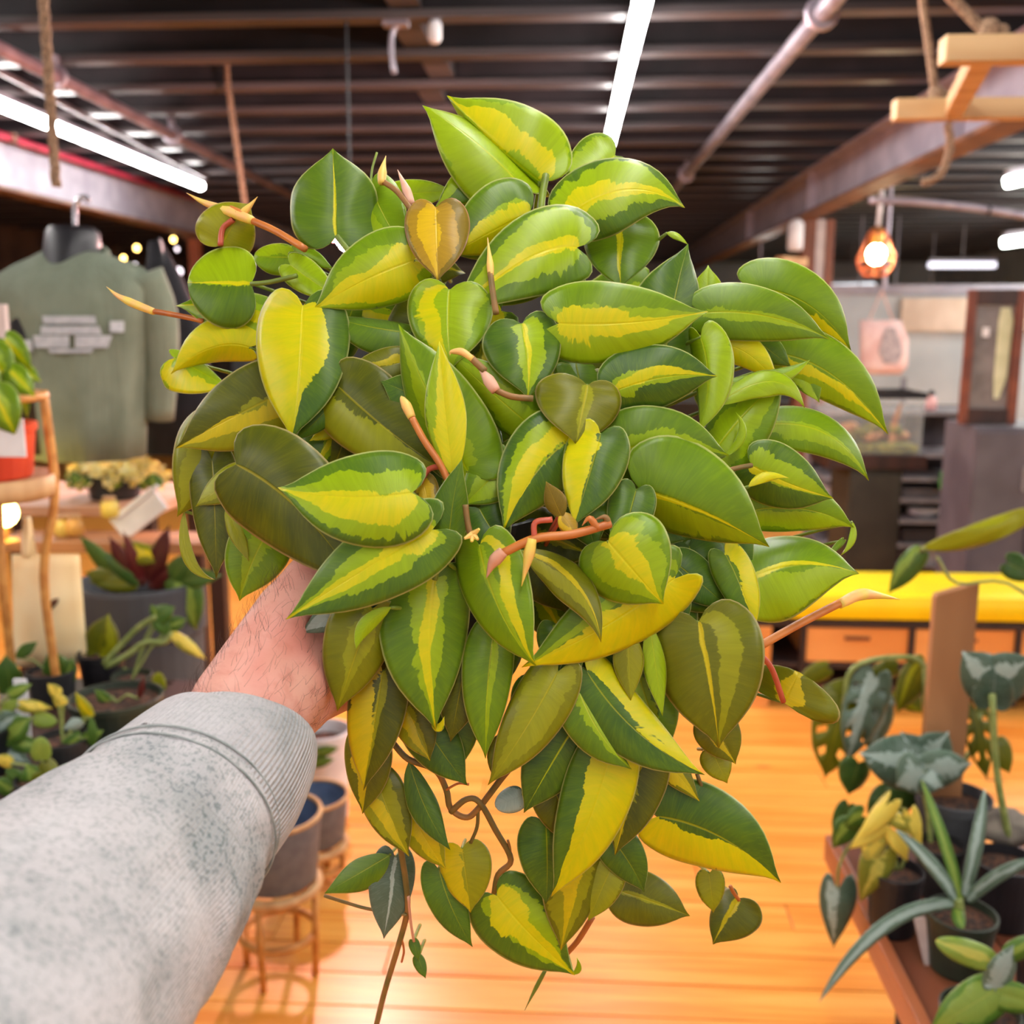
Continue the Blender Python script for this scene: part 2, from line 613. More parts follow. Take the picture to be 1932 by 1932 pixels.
# blocking pieces between joists
for px, py in ((765, 10), (775, 60), (828, 130), (815, 178)):
    p = atZ(px, py, ZJ + 0.05)
    yc = y0j + 0.575 * (math.floor((p.y - y0j) / 0.575) + 0.5)
    mesh_obj('blocking', *box(p.x - 0.06, p.x + 0.06, yc - 0.26, yc + 0.26, ZJ + 0.04, ZJ + 0.22), M_FLANGE, ceil)

wb = tag(mesh_obj('wall_back', *box(-7, 7, 20.9, 21, 0, ZJ + HJ), M_PLASTER), kind='structure')
wlft = tag(mesh_obj('wall_left', *box(-7.1, -7, -3, 21, 0, ZJ + HJ), M_WARM), kind='structure')
wrt = tag(mesh_obj('wall_right', *box(7, 7.1, -3, 21, 0, ZJ + HJ), M_PLASTER), kind='structure')

# ---------------------------------------------------------------- steel beams along the room
def ibeam(name, X, y0, y1, ztop, h, label):
    t = thing(name, (X, (y0 + y1) / 2, ztop - h), label, 'beam')
    mesh_obj('web', *box(X - 0.012, X + 0.012, y0, y1, ztop - h + 0.02, ztop - 0.02), M_STEEL, t)
    mesh_obj('bottom_flange', *box(X - 0.085, X + 0.085, y0, y1, ztop - h, ztop - h + 0.022, 0.003), M_STEEL2, t)
    mesh_obj('top_flange', *box(X - 0.085, X + 0.085, y0, y1, ztop - 0.022, ztop, 0.003), M_STEEL, t)
    return t
pR = atZ(1517, 336, ZJ)
XR = pR.x
beamR = ibeam('steel_beam', XR, -2.9, 20.8, ZJ, 0.33, 'grey steel beam running over the pendant lamp to the wooden column')
for yy in (5.2, 8.2, 11.0):
    mesh_obj('stiffener', *box(XR - 0.08, XR - 0.012, yy - 0.008, yy + 0.008, ZJ - 0.31, ZJ - 0.02), M_STEEL, beamR)
pL = atZ(200, 322, ZJ)
XL = pL.x
beamL = ibeam('steel_beam', XL, -2.9, 20.8, ZJ, 0.34, 'grey steel beam with a red pipe along it above the sage sweatshirt')
a, b = atZ(0, 246, ZJ - 0.02), atZ(372, 372, ZJ - 0.02)
rx = XL + 0.13
redp = thing('red_pipe', (rx, 4, ZJ - 0.05), 'red sprinkler pipe clipped along the upper edge of the steel beam', 'pipe')
mesh_obj('pipe', *tube([(rx, -2.8, ZJ - 0.035), (rx, 9.5, ZJ - 0.035)], 0.024, 10), pm('red_paint', (196, 44, 74), (160, 30, 58), 8, 0.45), redp, smooth=True)
for yy in (2.6, 3.3, 4.1, 5.2, 6.4):
    mesh_obj('clip', *box(rx - 0.03, rx + 0.03, yy - 0.02, yy + 0.02, ZJ - 0.062, ZJ - 0.003, 0.004), M_STEEL2, redp)

# ---------------------------------------------------------------- conduits under the joists
def conduit(p1, p2, z, r, label, near=-2.5, far=None, mat=None, clamps=()):
    A, B = atZ(p1[0], p1[1], z), atZ(p2[0], p2[1], z)
    d = (B - A) / (B.y - A.y)
    P0 = A + d * (near - A.y)
    P1 = B if far is None else A + d * (far - A.y)
    t = thing('conduit', ((P0 + P1) / 2), label, 'conduit')
    mesh_obj('pipe', *tube([P0, P0.lerp(P1, .5), P1], r, 12), mat or M_CONDUIT, t, smooth=True)
    for c in clamps:
        q = A + d * (atZ(c[0], c[1], z).y - A.y)
        mesh_obj('clamp', *join(ring(q, r * 1.35, r * 0.5, 14, 6, axis=d), box(q.x - 0.012, q.x + 0.012, q.y - 0.02, q.y + 0.02, q.z + r, ZJ + 0.02)), M_CONDUIT, t, smooth=False)
    return t
conduit((1568, 4), (1285, 340), ZJ - 0.07, 0.034, 'thick grey conduit slanting under the joists towards the plant', far=9.0, clamps=((1545, 25), (1292, 328)))
conduit((0, 92), (550, 368), ZJ - 0.07, 0.03, 'mauve grey conduit above the lit tube, crossing two jute ropes', far=11.0, clamps=((105, 145), (325, 255)), mat=pm('mauve_conduit', (146, 122, 128), (120, 98, 104), 6, 0.5))
conduit((0, 135), (300, 290), ZJ - 0.06, 0.014, 'thin grey conduit between the lit tube and the mauve conduit', far=8.0)

# ---------------------------------------------------------------- lit tubes
def led(p1, p2, z, r, near, label, joints=()):
    A, B = atZ(p1[0], p1[1], z), atZ(p2[0], p2[1], z)
    d = (B - A) / (B.y - A.y)
    P0 = A + d * (near - A.y)
    t = thing('led_tube_light', (P0 + B) / 2 + Vector((0, 0, r * 2)), label, 'tube light')
    mesh_obj('housing', *bar(P0 + Vector((0, 0, r * 1.1)), B + Vector((0, 0, r * 1.1)), r * 1.5, r * 0.9, 0.004), M_STEEL, t)
    mesh_obj('tube', *tube([P0, P0.lerp(B, .5), B], r, 12), M_TUBE, t, smooth=True)
    for yy in (near + 0.6, (near + B.y) / 2, B.y - 0.4):
        q = A + d * (yy - A.y)
        mesh_obj('hanger', *tube([q + Vector((0, 0, r * 1.3)), Vector((q.x, q.y, ZJ + 0.02))], 0.006, 6), M_STEEL, t)
    for j in joints:
        q = A + d * (atZ(j[0], j[1], z).y - A.y)
        mesh_obj('coupling', *ring(q, r * 1.02, r * 0.12, 14, 6, axis=d), M_STEEL, t)
    return t
led((1190, 97), (1149, 272), ZJ - 0.10, 0.030, -2.6, 'long white lit tube pointing down at the top leaf of the held plant', joints=((1190, 97),))
led((0, 196), (378, 351), ZJ - 0.10, 0.031, -2.6, 'white lit tube above the red pipe and the sage sweatshirt')
# unseen tube added out of frame to the right, to light the room
led((2600, 150), (2000, 330), ZJ - 0.10, 0.036, -2.6, 'unseen white tube added out of frame beside the hanging wooden frame')

# ================================================================ the philodendron held up in front
POTC = P(835, 1250, 0.705)
plant = thing('potted_philodendron', POTC, 'lush yellow and green variegated heart-leaf philodendron held up in one hand', 'houseplant')
Mpot = pm('grower_pot', (36, 36, 38), (26, 26, 28), 30, 0.5)
RP, HP = 0.064, 0.105
pot = mesh_obj('pot', *lathe([(RP * .74, 0), (RP * .76, 0.002), (RP * .96, HP * .86), (RP * 1.04, HP * .87), (RP * 1.06, HP), (RP * .99, HP), (RP * .93, HP * .8)], POTC), Mpot, plant, smooth=False)
mesh_obj('soil', *lathe([(0.0001, HP * .80), (RP * .5, HP * .84), (RP * .92, HP * .82)], POTC, 24), M_SOIL, plant)

def DS(x, y):
    r2 = ((x - 960) / 680) ** 2 + ((y - 900) / 900) ** 2
    return 0.625 + 0.10 * min(r2, 1.4)

M_STEM = pm('green_stem', (128, 148, 48), (104, 122, 40), 60, 0.5)
M_VINE = pm('brown_vine', (150, 104, 52), (104, 92, 44), 50, 0.55)
M_ORANGE = pm('orange_stem', (206, 124, 56), (176, 96, 44), 40, 0.45)
M_SPIKE = pm('peach_sheath', (246, 186, 112), (236, 208, 90), 60, 0.5)
M_REDSTEM = pm('red_petiole', (204, 92, 70), (182, 80, 54), 60, 0.45)
M_PINK = pm('pink_sheath', (232, 184, 160), (214, 150, 120), 60, 0.55)

Y, N = 1.2, 9   # full-side extents; N = none
MAT = dict(b=M_BRASIL, o=M_OLIVE, n=M_BROWNLEAF, s=M_SILVER)
# base x,y  tip x,y  half widths left,right  layer(cm)  material  tone  yellow from,to  lime from,to  [control x,y]  [shape]
LEAVES = [
 (1018,342, 843,180, 24,98, .3,'b', .75, .05,.55, -1,1),
 (985,352, 797,199, 82,34, -.6,'b', .95, N,N, -1,1, (905,262)),
 (1160,294, 1066,372, 62,58, 2,'b', .5, N,N, -.2,.8),
 (1078,402, 1292,392, 62,72, -1.2,'b', .12, -.42,.16, -.8,.5, (1192,318)),
 (634,447, 628,280, 78,76, -1,'b', .22, -.035,.035, N,N, None,'o'),
 (700,352, 768,478, 44,44, 2,'b', .75, N,N, .3,1),
 (735,372, 860,362, 26,26, 3,'b', .9, N,N, -1,1),
 (823,393, 826,531, 58,56, -2,'n', .3, .0,.6, -.6,.9),
 (780,492, 591,584, 62,72, -1.6,'b', .62, -.75,.42, -1,.6, (690,520)),
 (940,376, 818,394, 20,72, 2,'b', .22, N,N, .55,1),
 (999,402, 846,482, 44,78, .3,'b', .3, -1.1,.28, .25,.45),
 (1088,467, 846,602, 78,76, -1,'b', .3, -.08,.22, -.5,.8, (1004,452)),
 (848,548, 850,700, 78,72, -1.7,'b', .72, .3,.68, -.75,.9),
 (985,612, 995,752, 62,76, -2.2,'b', .1, -.14,.0, -.55,.28),
 (1055,610, 1336,588, 76,70, -3,'b', .62, -.3,.35, -.5,1, (1190,618)),
 (1252,690, 1298,460, 84,56, -.4,'b', .06, N,N, N,N),
 (1175,418, 1172,545, 68,66, 2,'b', .45, -.08,.12, N,N),
 (1328,600, 1336,500, 34,36, 1,'b', .9, N,N, -1,1),
 (1333,590, 1566,641, 52,50, -2.4,'b', .5, N,N, -.2,.3, (1455,580)),
 (1420,545, 1606,662, 58,44, -1.2,'b', .66, .25,1.1, N,N, (1535,545)),
 (1478,668, 1676,820, 58,52, -1.6,'b', .72, .1,.5, .3,1, (1590,690)),
 (1338,650, 1472,732, 36,30, 0,'b', .6, -Y,Y, N,N, (1410,640)),
 (1425,640, 1492,692, 26,24, .6,'b', .2, N,N, N,N),
 (1362,722, 1528,679, 13,20, -2.2,'b', .8, N,N, 0,1, (1470,722), 'l'),
 (1350,765, 1518,770, 20,27, -2.6,'b', .85, N,N, -1,1, (1475,672), 'l'),
 (1345,855, 1484,708, 42,66, -1,'b', .6, N,N, -.6,.6),
 (1163,737, 1354,710, 64,54, -2.7,'b', .02, -.3,-.02, -.35,.25, (1260,698)),
 (1322,636, 1318,818, 48,24, -1.2,'b', .85, N,N, -1,1, (1352,720)),
 (1108,727, 1086,838, 64,88, -3.2,'o', .55, N,N, -.2,.1),
 (882,888, 752,611, 48,82, -2,'b', .62, N,N, -.6,.2),
 (1004,806, 842,660, 40,52, -1,'b', .75, N,N, -.7,.5),
 (855,897, 829,643, 36,36, -4,'b', .5, -.55,Y, -1,1, (836,760), 'l'),
 (846,1062, 872,866, 38,30, -4.1,'b', .22, N,N, N,N, (846,960), 'l'),
 (1076,828, 949,1005, 64,76, -2.6,'b', .06, .06,.5, .02,.8, (1000,880)),
 (1133,820, 1082,994, 60,54, -4,'b', .1, .02,1.1, N,N, (1112,900)),
 (1160,852, 1376,860, 70,60, -2,'b', .38, N,N, -.35,.3, (1262,820)),
 (1368,860, 1388,777, 7,9, -2.3,'b', .9, N,N, -1,1, (1420,820), 'l'),
 (1206,922, 1452,1032, 108,58, -3.5,'b', .55, -.02,.1, .1,.9, (1320,952)),
 (1200,925, 1172,1045, 42,42, -3,'b', .12, N,N, N,N),
 (1418,878, 1572,940, 60,52, -4,'b', .12, -.05,.18, -.62,.2),
 (1413,918, 1488,902, 8,10, -4.8,'b', .9, -1,1, -1,1, (1440,888), 'l'),
 (1455,800, 1639,907, 32,46, -1,'b', .66, N,N, -.2,.5, (1580,790)),
 (1425,962, 1612,996, 48,42, -2,'b', .75, N,N, .1,.9, (1530,945)),
 (1608,985, 1586,1048, 6,7, -1.8,'b', .9, N,N, -1,1, (1618,1022), 'l'),
 (1402,1098, 1621,1083, 56,92, -3.6,'b', .62, -.14,.03, .1,.95, (1510,1040)),
 (1148,1022, 1252,1140, 92,78, -4.6,'b', .7, -.32,.22, -.8,.6),
 (905,1030, 1012,1257, 72,50, -4,'b', .72, -.62,-.3, -.2,.1, (928,1160)),
 (985,1040, 1134,1212, 28,38, -3.4,'o', .5, -.3,0, .1,.6, (1118,1090), 'l'),
 (1272,1092, 984,1259, 58,78, -2.2,'b', .45, -Y,.32, .3,.6, (1150,1190)),
 (1368,1045, 1424,1193, 34,38, -3,'b', .25, -1.1,0, N,N),
 (1275,1062, 1378,1150, 38,40, -1,'b', .04, N,N, N,N),
 (1318,1174, 1356,1412, 104,94, -4.2,'o', .4, -.05,.045, -.6,-.2),
 (474,535, 354,533, 80,64, -2,'b', .22, -.05,.05, .0,1.1, None,'r'),
 (418,463, 474,384, 58,50, -1,'o', .95, N,N, -1,1),
 (551,486, 479,484, 32,24, -.4,'b', .72, N,N, .2,1, None,'r'),
 (548,500, 640,562, 30,30, -.6,'b', .7, N,N, -1,1),
 (556,474, 628,506, 18,16, -.2,'b', .7, N,N, N,N),
 (522,600, 332,577, 62,30, .3,'b', .72, -.3,.1, -.8,.4, (430,565)),
 (470,655, 322,706, 30,52, -.2,'b', .7, -Y,Y, N,N, (400,632)),
 (330,676, 438,736, 18,54, .5,'b', .7, .3,1, -1,1, (360,690)),
 (572,578, 549,832, 84,80, -2.6,'b', .1, -.42,Y, N,N),
 (545,735, 331,846, 70,72, -1.5,'o', .12, -.55,.02, -1,.04, (440,785)),
 (424,802, 334,975, 44,72, 0,'o', .72, N,N, -.1,.7),
 (400,868, 408,1092, 46,42, -.5,'o', .05, N,N, N,N),
 (348,965, 406,1094, 11,11, .1,'o', .95, N,N, -1,1, (338,1080), 'l'),
 (428,955, 470,1060, 14,16, -.8,'o', .7, N,N, -1,1, None, 'l'),
 (462,895, 369,956, 34,28, -1,'o', .6, N,N, -.6,1, (420,915)),
 (446,876, 662,1082, 98,88, -6.6,'o', .1, N,N, N,N, (560,930), 'r'),
 (505,1005, 452,1134, 56,56, .2,'b', .68, N,N, -.2,.4),
 (777,930, 524,920, 90,80, -8.2,'b', .2, -.5,.12, -.8,.62, (650,950)),
 (815,1000, 539,1169, 74,70, -7.2,'b', .18, -.3,.28, -.5,.48, (690,1070)),
 (692,1128, 565,1196, 30,32, -5.9,'s', .8, N,N, -.4,.6),
 (702,1150, 636,1342, 54,66, -6.2,'o', .68, N,N, -.4,.3),
 (737,1146, 672,1226, 13,16, -6.8,'b', .8, N,N, -1,1, (676,1180), 'l'),
 (820,1093, 822,1378, 68,92, -4.1,'b', .3, -.15,.22, -.32,.34),
 (816,1362, 838,1352, 6,9, -4.3,'b', .9, -1,1, N,N, (830,1385), 'l'),
 (930,1200, 916,1432, 42,48, -2.5,'b', .5, N,N, -.3,.0),
 (1052,1268, 920,1482, 54,50, -3,'o', .75, N,N, -.7,.6),
 (722,1268, 686,1492, 52,52, -4.6,'o', .1, .05,1.0, -.2,.1),
 (1108,1268, 1330,1462, 48,60, -3.5,'b', .04, -1.1,-.2, N,N, (1190,1400)),
 (1088,1288, 1192,1452, 32,52, -3.1,'b', .36, N,N, -.6,.25, (1120,1390)),
 (1184,1188, 1190,1322, 26,28, -2,'o', .8, N,N, -1,.2, None, 'l'),
 (1226,1180, 1250,1352, 18,22, -2.2,'b', .85, N,N, -1,1, None, 'l'),
 (1086,1368, 988,1534, 54,58, -1.5,'b', .04, N,N, -.03,.03),
 (1152,1418, 1040,1692, 60,66, -3.6,'b', .12, -Y,.48, N,N),
 (1216,1418, 1160,1614, 54,52, -2,'o', .1, 0,.3, .0,1),
 (1243,1540, 1474,1666, 78,68, -3.6,'b', .06, .05,1.1, N,N, (1370,1560)),
 (1392,1695, 1345,1782, 58,32, -2,'o', .15, -.1,.12, N,N),
 (1338,1648, 1346,1722, 26,26, -1.4,'o', .5, N,N, -1,1),
 (938,1690, 1085,1840, 72,70, -3.1,'b', .15, -.42,.45, -.6,.5, (990,1760)),
 (1080,1836, 1088,1806, 5,6, -3.1,'b', .8, N,N, -1,1, (1098,1832), 'l'),
 (828,1640, 892,1787, 32,38, -2,'b', .12, N,N, N,N),
 (872,1602, 888,1722, 48,44, -1.6,'o', .25, .1,1, -1.2,1),
 (1030,1558, 1030,1706, 34,52, -2,'b', .05, N,N, N,N),
 (1092,1598, 1058,1794, 46,60, -2.5,'o', .45, -.2,.3, -.6,.8),
 (1152,1640, 1110,1738, 34,34, -2,'o', .6, N,N, -1,1),
 (1172,1682, 1302,1728, 48,50, -1,'o', .3, N,N, -.1,.1),
 (1150,1578, 1216,1684, 38,38, -1.5,'b', .08, N,N, N,N),
 (712,1470, 772,1616, 42,42, -1.6,'o', .3, .1,.6, -.6,.9),
 (772,1438, 850,1604, 24,28, -1.4,'b', .04, N,N, N,N, (800,1540), 'l'),
 (774,1528, 842,1640, 36,34, -1.2,'o', .4, -.6,.6, -1,1),
 (692,1388, 684,1536, 44,40, -1.7,'o', .35, .1,.7, N,N),
 (790,1350, 882,1482, 46,48, -1,'b', .04, N,N, N,N),
 (768,1338, 812,1436, 36,36, -1.3,'o', .3, .1,.6, -.3,1),
 (735,1614, 612,1686, 32,24, -1.5,'b', .3, N,N, N,N, None, 'l'),
 (746,1618, 724,1772, 38,42, -1.2,'s', .5, N,N, -.1,.1),
 (984,1500, 934,1522, 24,22, -.6,'s', .85, N,N, -1,1, None, 'r'),
 (780,1775, 790,1812, 10,10, -1.2,'b', .15, N,N, N,N),
 (789,1806, 803,1846, 10,12, -1.3,'b', .15, N,N, N,N),
 (1478,1325, 1508,1268, 76,100, -2.4,'o', .55, -.25,.25, N,N, None, 'r'),
 (1402,1288, 1396,1342, 20,20, -1.5,'b', .9, N,N, -1,1),
 (1338,1358, 1388,1442, 40,40, -1.8,'o', .5, .1,.5, N,N),
 (1344,1418, 1372,1478, 26,28, -1.5,'o', .75, N,N, -1,1),
 (1230,1400, 1320,1512, 24,26, -1.5,'o', .6, -.4,.8, N,N, None, 'l'),
 (1268,1458, 1314,1546, 26,26, -.9,'n', .75, N,N, -1,1),
 (762,682, 648,702, 32,32, .2,'o', .4, .1,.5, N,N),
 (812,764, 718,720, 42,40, -.5,'b', .12, N,N, N,N),
 (640,730, 838,886, 76,74, -.5,'o', .1, N,N, .15,1.1),
 (642,742, 554,832, 24,26, -1.2,'b', .18, N,N, N,N),
 (644,798, 584,832, 16,16, .4,'b', .7, -1,1, N,N),
 (772,628, 612,596, 48,16, 0,'b', .3, N,N, N,N),
 (958,868, 874,954, 48,48, -1,'b', .5, N,N, -.8,.6),
 (1060,976, 1030,908, 18,20, -4.3,'n', .2, N,N, N,N, None,'l'),
 (1058,968, 1090,1012, 16,18, -4.4,'n', .7, .2,1, -1,1, None,'l'),
 (798,905, 816,982, 24,24, -3.2,'n', .5, -.5,.6, N,N),
 (1240,1090, 1290,1190, 40,40, -1,'b', .05, N,N, N,N),
 (905,960, 960,1040, 44,44, -1.4,'b', .03, N,N, N,N),
 (1010,870, 1100,960, 44,44, -.6,'b', .08, N,N, N,N),
 (1590,1020, 1560,1050, 6,6, -1,'b', .5, N,N, N,N),
 (1500,680, 1546,760, 26,26, -.2,'b', .55, N,N, 0,1),
 (1050,1180, 1090,1290, 40,40, -1,'b', .15, N,N, -.2,.3),
 (880,1240, 850,1400, 42,40, -1.6,'o', .12, N,N, N,N),
 (960,1400, 930,1470, 30,30, -.8,'o', .3, N,N, N,N),
 (1300,1030, 1340,1185, 62,62, .2,'b', .1, N,N, N,N),
 (1240,1110, 1282,1270, 62,60, .3,'b', .08, N,N, N,N),
 (1206,1275, 1262,1425, 58,58, -.4,'b', .3, N,N, -.2,.5),
 (1335,1195, 1398,1335, 52,52, .3,'o', .3, N,N, N,N),
 (1150,1370, 1188,1560, 56,56, -.2,'o', .15, N,N, N,N),
 (1020,1290, 1042,1430, 54,54, .2,'b', .06, N,N, N,N),
 (830,1290, 862,1460, 56,54, .2,'b', .08, N,N, N,N),
 (756,1240, 742,1400, 54,54, .2,'o', .1, N,N, N,N),
 (1090,1200, 1130,1330, 56,56, .2,'b', .12, N,N, N,N),
 (1340,990, 1420,1080, 50,50, .2,'b', .12, N,N, N,N),
 (1258,440, 1298,462, 5,7, -.6,'b', .6, N,N, -1,1, (1276,440),'l'),
 (1040,1480, 1090,1600, 46,46, -.8,'o', .2, N,N, N,N),
]
def petiole_for(lf, bx, by, d, mat, r=0.0013):
    cy = max(640, min(1120, by + 120))
    k = 0.30 if by < 1330 else 0.07
    q1 = (bx + (960 - bx) * k * .45, by + (cy - by) * k * .45 + 6)
    q2 = (bx + (960 - bx) * k, by + (cy - by) * k + 16)
    pts = smooth_path([P(bx, by, d), P(q1[0], q1[1], d + 0.022), P(q2[0], q2[1], d + 0.055)], 3)
    mesh_obj('petiole', *tube(pts, [r * .8] + [r] * (len(pts) - 1), 6), mat, lf, origin=pts[0], smooth=True)

rs = random.Random(3)
for L in LEAVES:
    bx, by, tx, ty, wl, wr, lay, m, tone, ya, yb, la, lb = L[:13]
    ctrl = L[13] if len(L) > 13 else None
    sh = L[14] if len(L) > 14 else 'h'
    cx, cy = (bx + tx) / 2, (by + ty) / 2
    Dc = DS(cx, cy)
    ln = math.hypot(tx - bx, ty - by)
    d0 = Dc + .4 * (DS(bx, by) - Dc) + lay * .0085 + .004
    d1 = Dc + .4 * (DS(tx, ty) - Dc) + lay * .0085
    wl, wr = wl * 1.08, wr * 1.08
    if ctrl is None and sh == 'h' and ln > 90:
        kq = rs.uniform(-.09, .09)
        ctrl = (cx - (ty - by) * kq, cy + (tx - bx) * kq)
    lf = leaf_px(plant, bx, by, tx, ty, wl, wr, d0, d1, MAT[m], (tone, ya, yb, la, lb), ctrl, sh, seed=rs.random(),
                 arch=0.07 if sh == 'h' else 0.03, nv=22 if ln > 90 else 12, nu=7 if ln > 90 else 4)
    petiole_for(lf, bx, by, d0, M_REDSTEM if m == 'n' else M_STEM)

# leaves deeper inside the bush and on its far side
def inside(x, y):
    if ((x - 1290) / 150) ** 2 + ((y - 1130) / 130) ** 2 < 1: return True
    return ((x - 945) / 450) ** 2 + ((y - 820) / 400) ** 2 < 1 or ((x - 1010) / 270) ** 2 + ((y - 1300) / 150) ** 2 < 1
rs = random.Random(21)
cnt = 0
while cnt < 120:
    x, y = rs.uniform(500, 1400), rs.uniform(420, 1450)
    if not inside(x, y):
        continue
    a = rs.uniform(0.15, math.pi - 0.15)
    ln = rs.uniform(110, 170)
    tx, ty = x + math.cos(a) * ln, y + math.sin(a) * ln
    if not inside(tx, ty):
        continue
    lay = rs.uniform(1.0, 4.5) if cnt < 75 else rs.uniform(6, 15)
    d = DS(x, y) + lay * .01
    w = ln * rs.uniform(.32, .42)
    ya = rs.uniform(-.4, .3)
    lf = leaf_px(plant, x, y, tx, ty, w * rs.uniform(.7, 1), w, d, d + rs.uniform(-.01, .02), M_BRASIL if cnt % 3 else M_OLIVE,
                 (rs.uniform(0, .4), ya, ya + rs.uniform(.1, .5), ya - .2, ya + .4) if cnt % 2 else (rs.uniform(.05, .35), 9, 9, 9, 9), seed=rs.random(), nv=14, nu=5)
    petiole_for(lf, x, y, d, M_STEM)
    cnt += 1

# stems, vines and sheathed new shoots
def stem(name, pts, r, mat, parent=plant, n=5, r1=None, lab=None):
    w = smooth_path([P(*p) for p in pts], n)
    rad = [r + ((r1 if r1 is not None else r) - r) * i / (len(w) - 1) for i in range(len(w))]
    o = mesh_obj(name, *tube(w, rad, 8), mat, parent, origin=w[0], smooth=True)
    if lab: o['label'] = lab
    return o
def px3(pts, lay):
    return [(x, y, DS(x, y) + lay * .0085) for x, y in pts]
def spike(pts, wpx, mat, lay, lab=None):
    """a pointed, slightly curved sheath: a tapering tube"""
    w = smooth_path([P(*p) for p in px3(pts, lay)], 5)
    n = len(w)
    rad = [max(0.0002, wpx * 0.00026 * (0.85 + 0.2 * math.sin(math.pi * min(1, i / (n - 1) * 1.6)) if i / (n - 1) < .4 else 1.0 * (1 - (i / (n - 1) - .4) / .6) ** 1.1 + .05)) for i in range(n)]
    return mesh_obj('leaf_sheath', *tube(w, rad, 8), mat, plant, origin=w[0], smooth=True)
stem('stem', px3([(848, 912), (828, 872), (800, 830), (776, 786)], -3.9), .0021, M_ORANGE)
spike([(777, 788), (768, 768), (759, 752), (757, 747)], 11, M_SPIKE, -3.9)
stem('stem', px3([(1006, 752), (965, 748), (932, 734)], -3.4), .0019, M_VINE)
spike([(936, 738), (918, 712), (900, 688)], 13, M_PINK, -3.5)
stem('stem', px3([(915, 700), (898, 684), (888, 674)], -3.6), .0022, M_VINE)
spike([(892, 678), (872, 664), (852, 664), (849, 670)], 8, M_SPIKE, -3.7)
stem('stem', px3([(936, 592), (931, 560), (925, 515)], -2.6), .0019, M_VINE)
spike([(926, 520), (924, 490), (920, 448)], 8, M_SPIKE, -2.6)
stem('stem', px3([(778, 398), (750, 362), (722, 342)], -.6), .0019, M_VINE)
spike([(720, 346), (722, 320), (728, 294)], 11, M_SPIKE, -.7)
spike([(776, 385), (764, 352), (750, 320)], 11, M_PINK, -.4)
stem('stem', px3([(700, 350), (702, 320), (711, 288)], 1), .0008, M_STEM)
stem('stem', px3([(576, 470), (520, 436), (470, 414)], -1.6), .0024, M_ORANGE)
spike([(476, 416), (440, 402), (385, 382), (352, 364)], 13, M_SPIKE, -1.8)
spike([(462, 412), (446, 398), (428, 384)], 10, M_ORANGE, -1.9)
spike([(446, 412), (468, 392), (486, 371)], 9, M_SPIKE, -1.7)
stem('petiole', px3([(440, 414), (420, 432), (416, 463)], -1.7), .0020, M_REDSTEM)
stem('stem', px3([(385, 606), (340, 596), (284, 586)], -.6), .0019, M_ORANGE)
spike([(290, 588), (250, 572), (222, 558), (201, 541)], 11, M_SPIKE, -.7)
stem('stem', px3([(1152, 988), (1080, 1008), (1010, 1016), (944, 1046)], -5), .0026, M_ORANGE)
spike([(950, 1040), (930, 1062), (918, 1090)], 14, M_PINK, -5.1)
stem('petiole', px3([(1008, 1014), (1010, 986), (1042, 980)], -5), .0017, M_REDSTEM)
spike([(1004, 1016), (996, 1056), (984, 1106)], 12, M_SPIKE, -5.2)
spike([(1128, 998), (1112, 978), (1098, 992)], 8, M_ORANGE, -5.1)
spike([(1150, 990), (1140, 975), (1116, 984)], 7, M_VINE, -5.0)
stem('stem', px3([(1428, 1222), (1510, 1176), (1592, 1134)], -3), .0029, M_ORANGE)
spike([(1584, 1140), (1622, 1122), (1660, 1124), (1698, 1131)], 15, M_SPIKE, -3.1)
stem('petiole', px3([(1430, 1230), (1456, 1262), (1478, 1324)], -2.6), .0019, M_REDSTEM)
stem('stem', px3([(888, 1012), (882, 985), (878, 952)], -4.4), .0018, M_VINE)
mesh_obj('torn_sheath', *join(*[tube([P(892, 1008, .585), P(892 + a, 1008 + b, .582)], [.0022, .0008], 6) for a, b in ((-16, 8), (10, 10), (12, -10), (-2, 14))]), M_SPIKE, plant)
stem('petiole', px3([(838, 880), (810, 885), (792, 912)], -3.6), .0017, M_REDSTEM)
stem('petiole', px3([(474, 536), (510, 532), (560, 520)], -1.9), .0016, M_STEM)
stem('petiole', px3([(636, 446), (655, 470), (680, 500)], -.8), .0018, M_STEM)
stem('petiole', px3([(1418, 878), (1395, 882), (1372, 888)], -3.2), .0016, M_VINE)
stem('petiole', px3([(820, 1094), (826, 1070), (832, 1040)], -3.8), .0017, M_STEM)
stem('stem', px3([(1030, 330), (1022, 380), (1020, 440)], .6), .0024, M_STEM)
# hanging vines below the leaves
stem('vine', px3([(740, 1400), (770, 1432), (820, 1452), (842, 1490), (850, 1525), (878, 1542), (902, 1526), (960, 1452), (1000, 1420)], -.4), .0021, M_VINE)
stem('vine', px3([(850, 1532), (880, 1508), (905, 1514), (935, 1566), (964, 1622), (940, 1650), (932, 1690)], -.6), .0021, M_VINE)
stem('vine', px3([(902, 1526), (900, 1560), (888, 1590)], -.5), .0012, M_VINE)
stem('aerial_root', px3([(964, 1622), (962, 1600), (958, 1585)], -.6), .0009, M_VINE)
stem('aerial_root', px3([(842, 1490), (865, 1478), (885, 1480)], -.6), .0009, M_ORANGE)
stem('vine', px3([(752, 1580), (765, 1660), (768, 1720), (750, 1790), (726, 1870), (704, 1960)], -.8), .0021, M_VINE)
stem('aerial_root', px3([(755, 1760), (762, 1792), (758, 1815)], -.9), .0008, M_ORANGE)
stem('petiole', px3([(770, 1690), (775, 1740), (781, 1776)], -1), .0010, M_PINK)
stem('vine', px3([(1118, 1730), (1090, 1775), (1062, 1806)], -1.2), .0021, M_ORANGE)
spike([(1030, 1828), (1008, 1870), (990, 1906)], 6, M_STEM, -1.2)
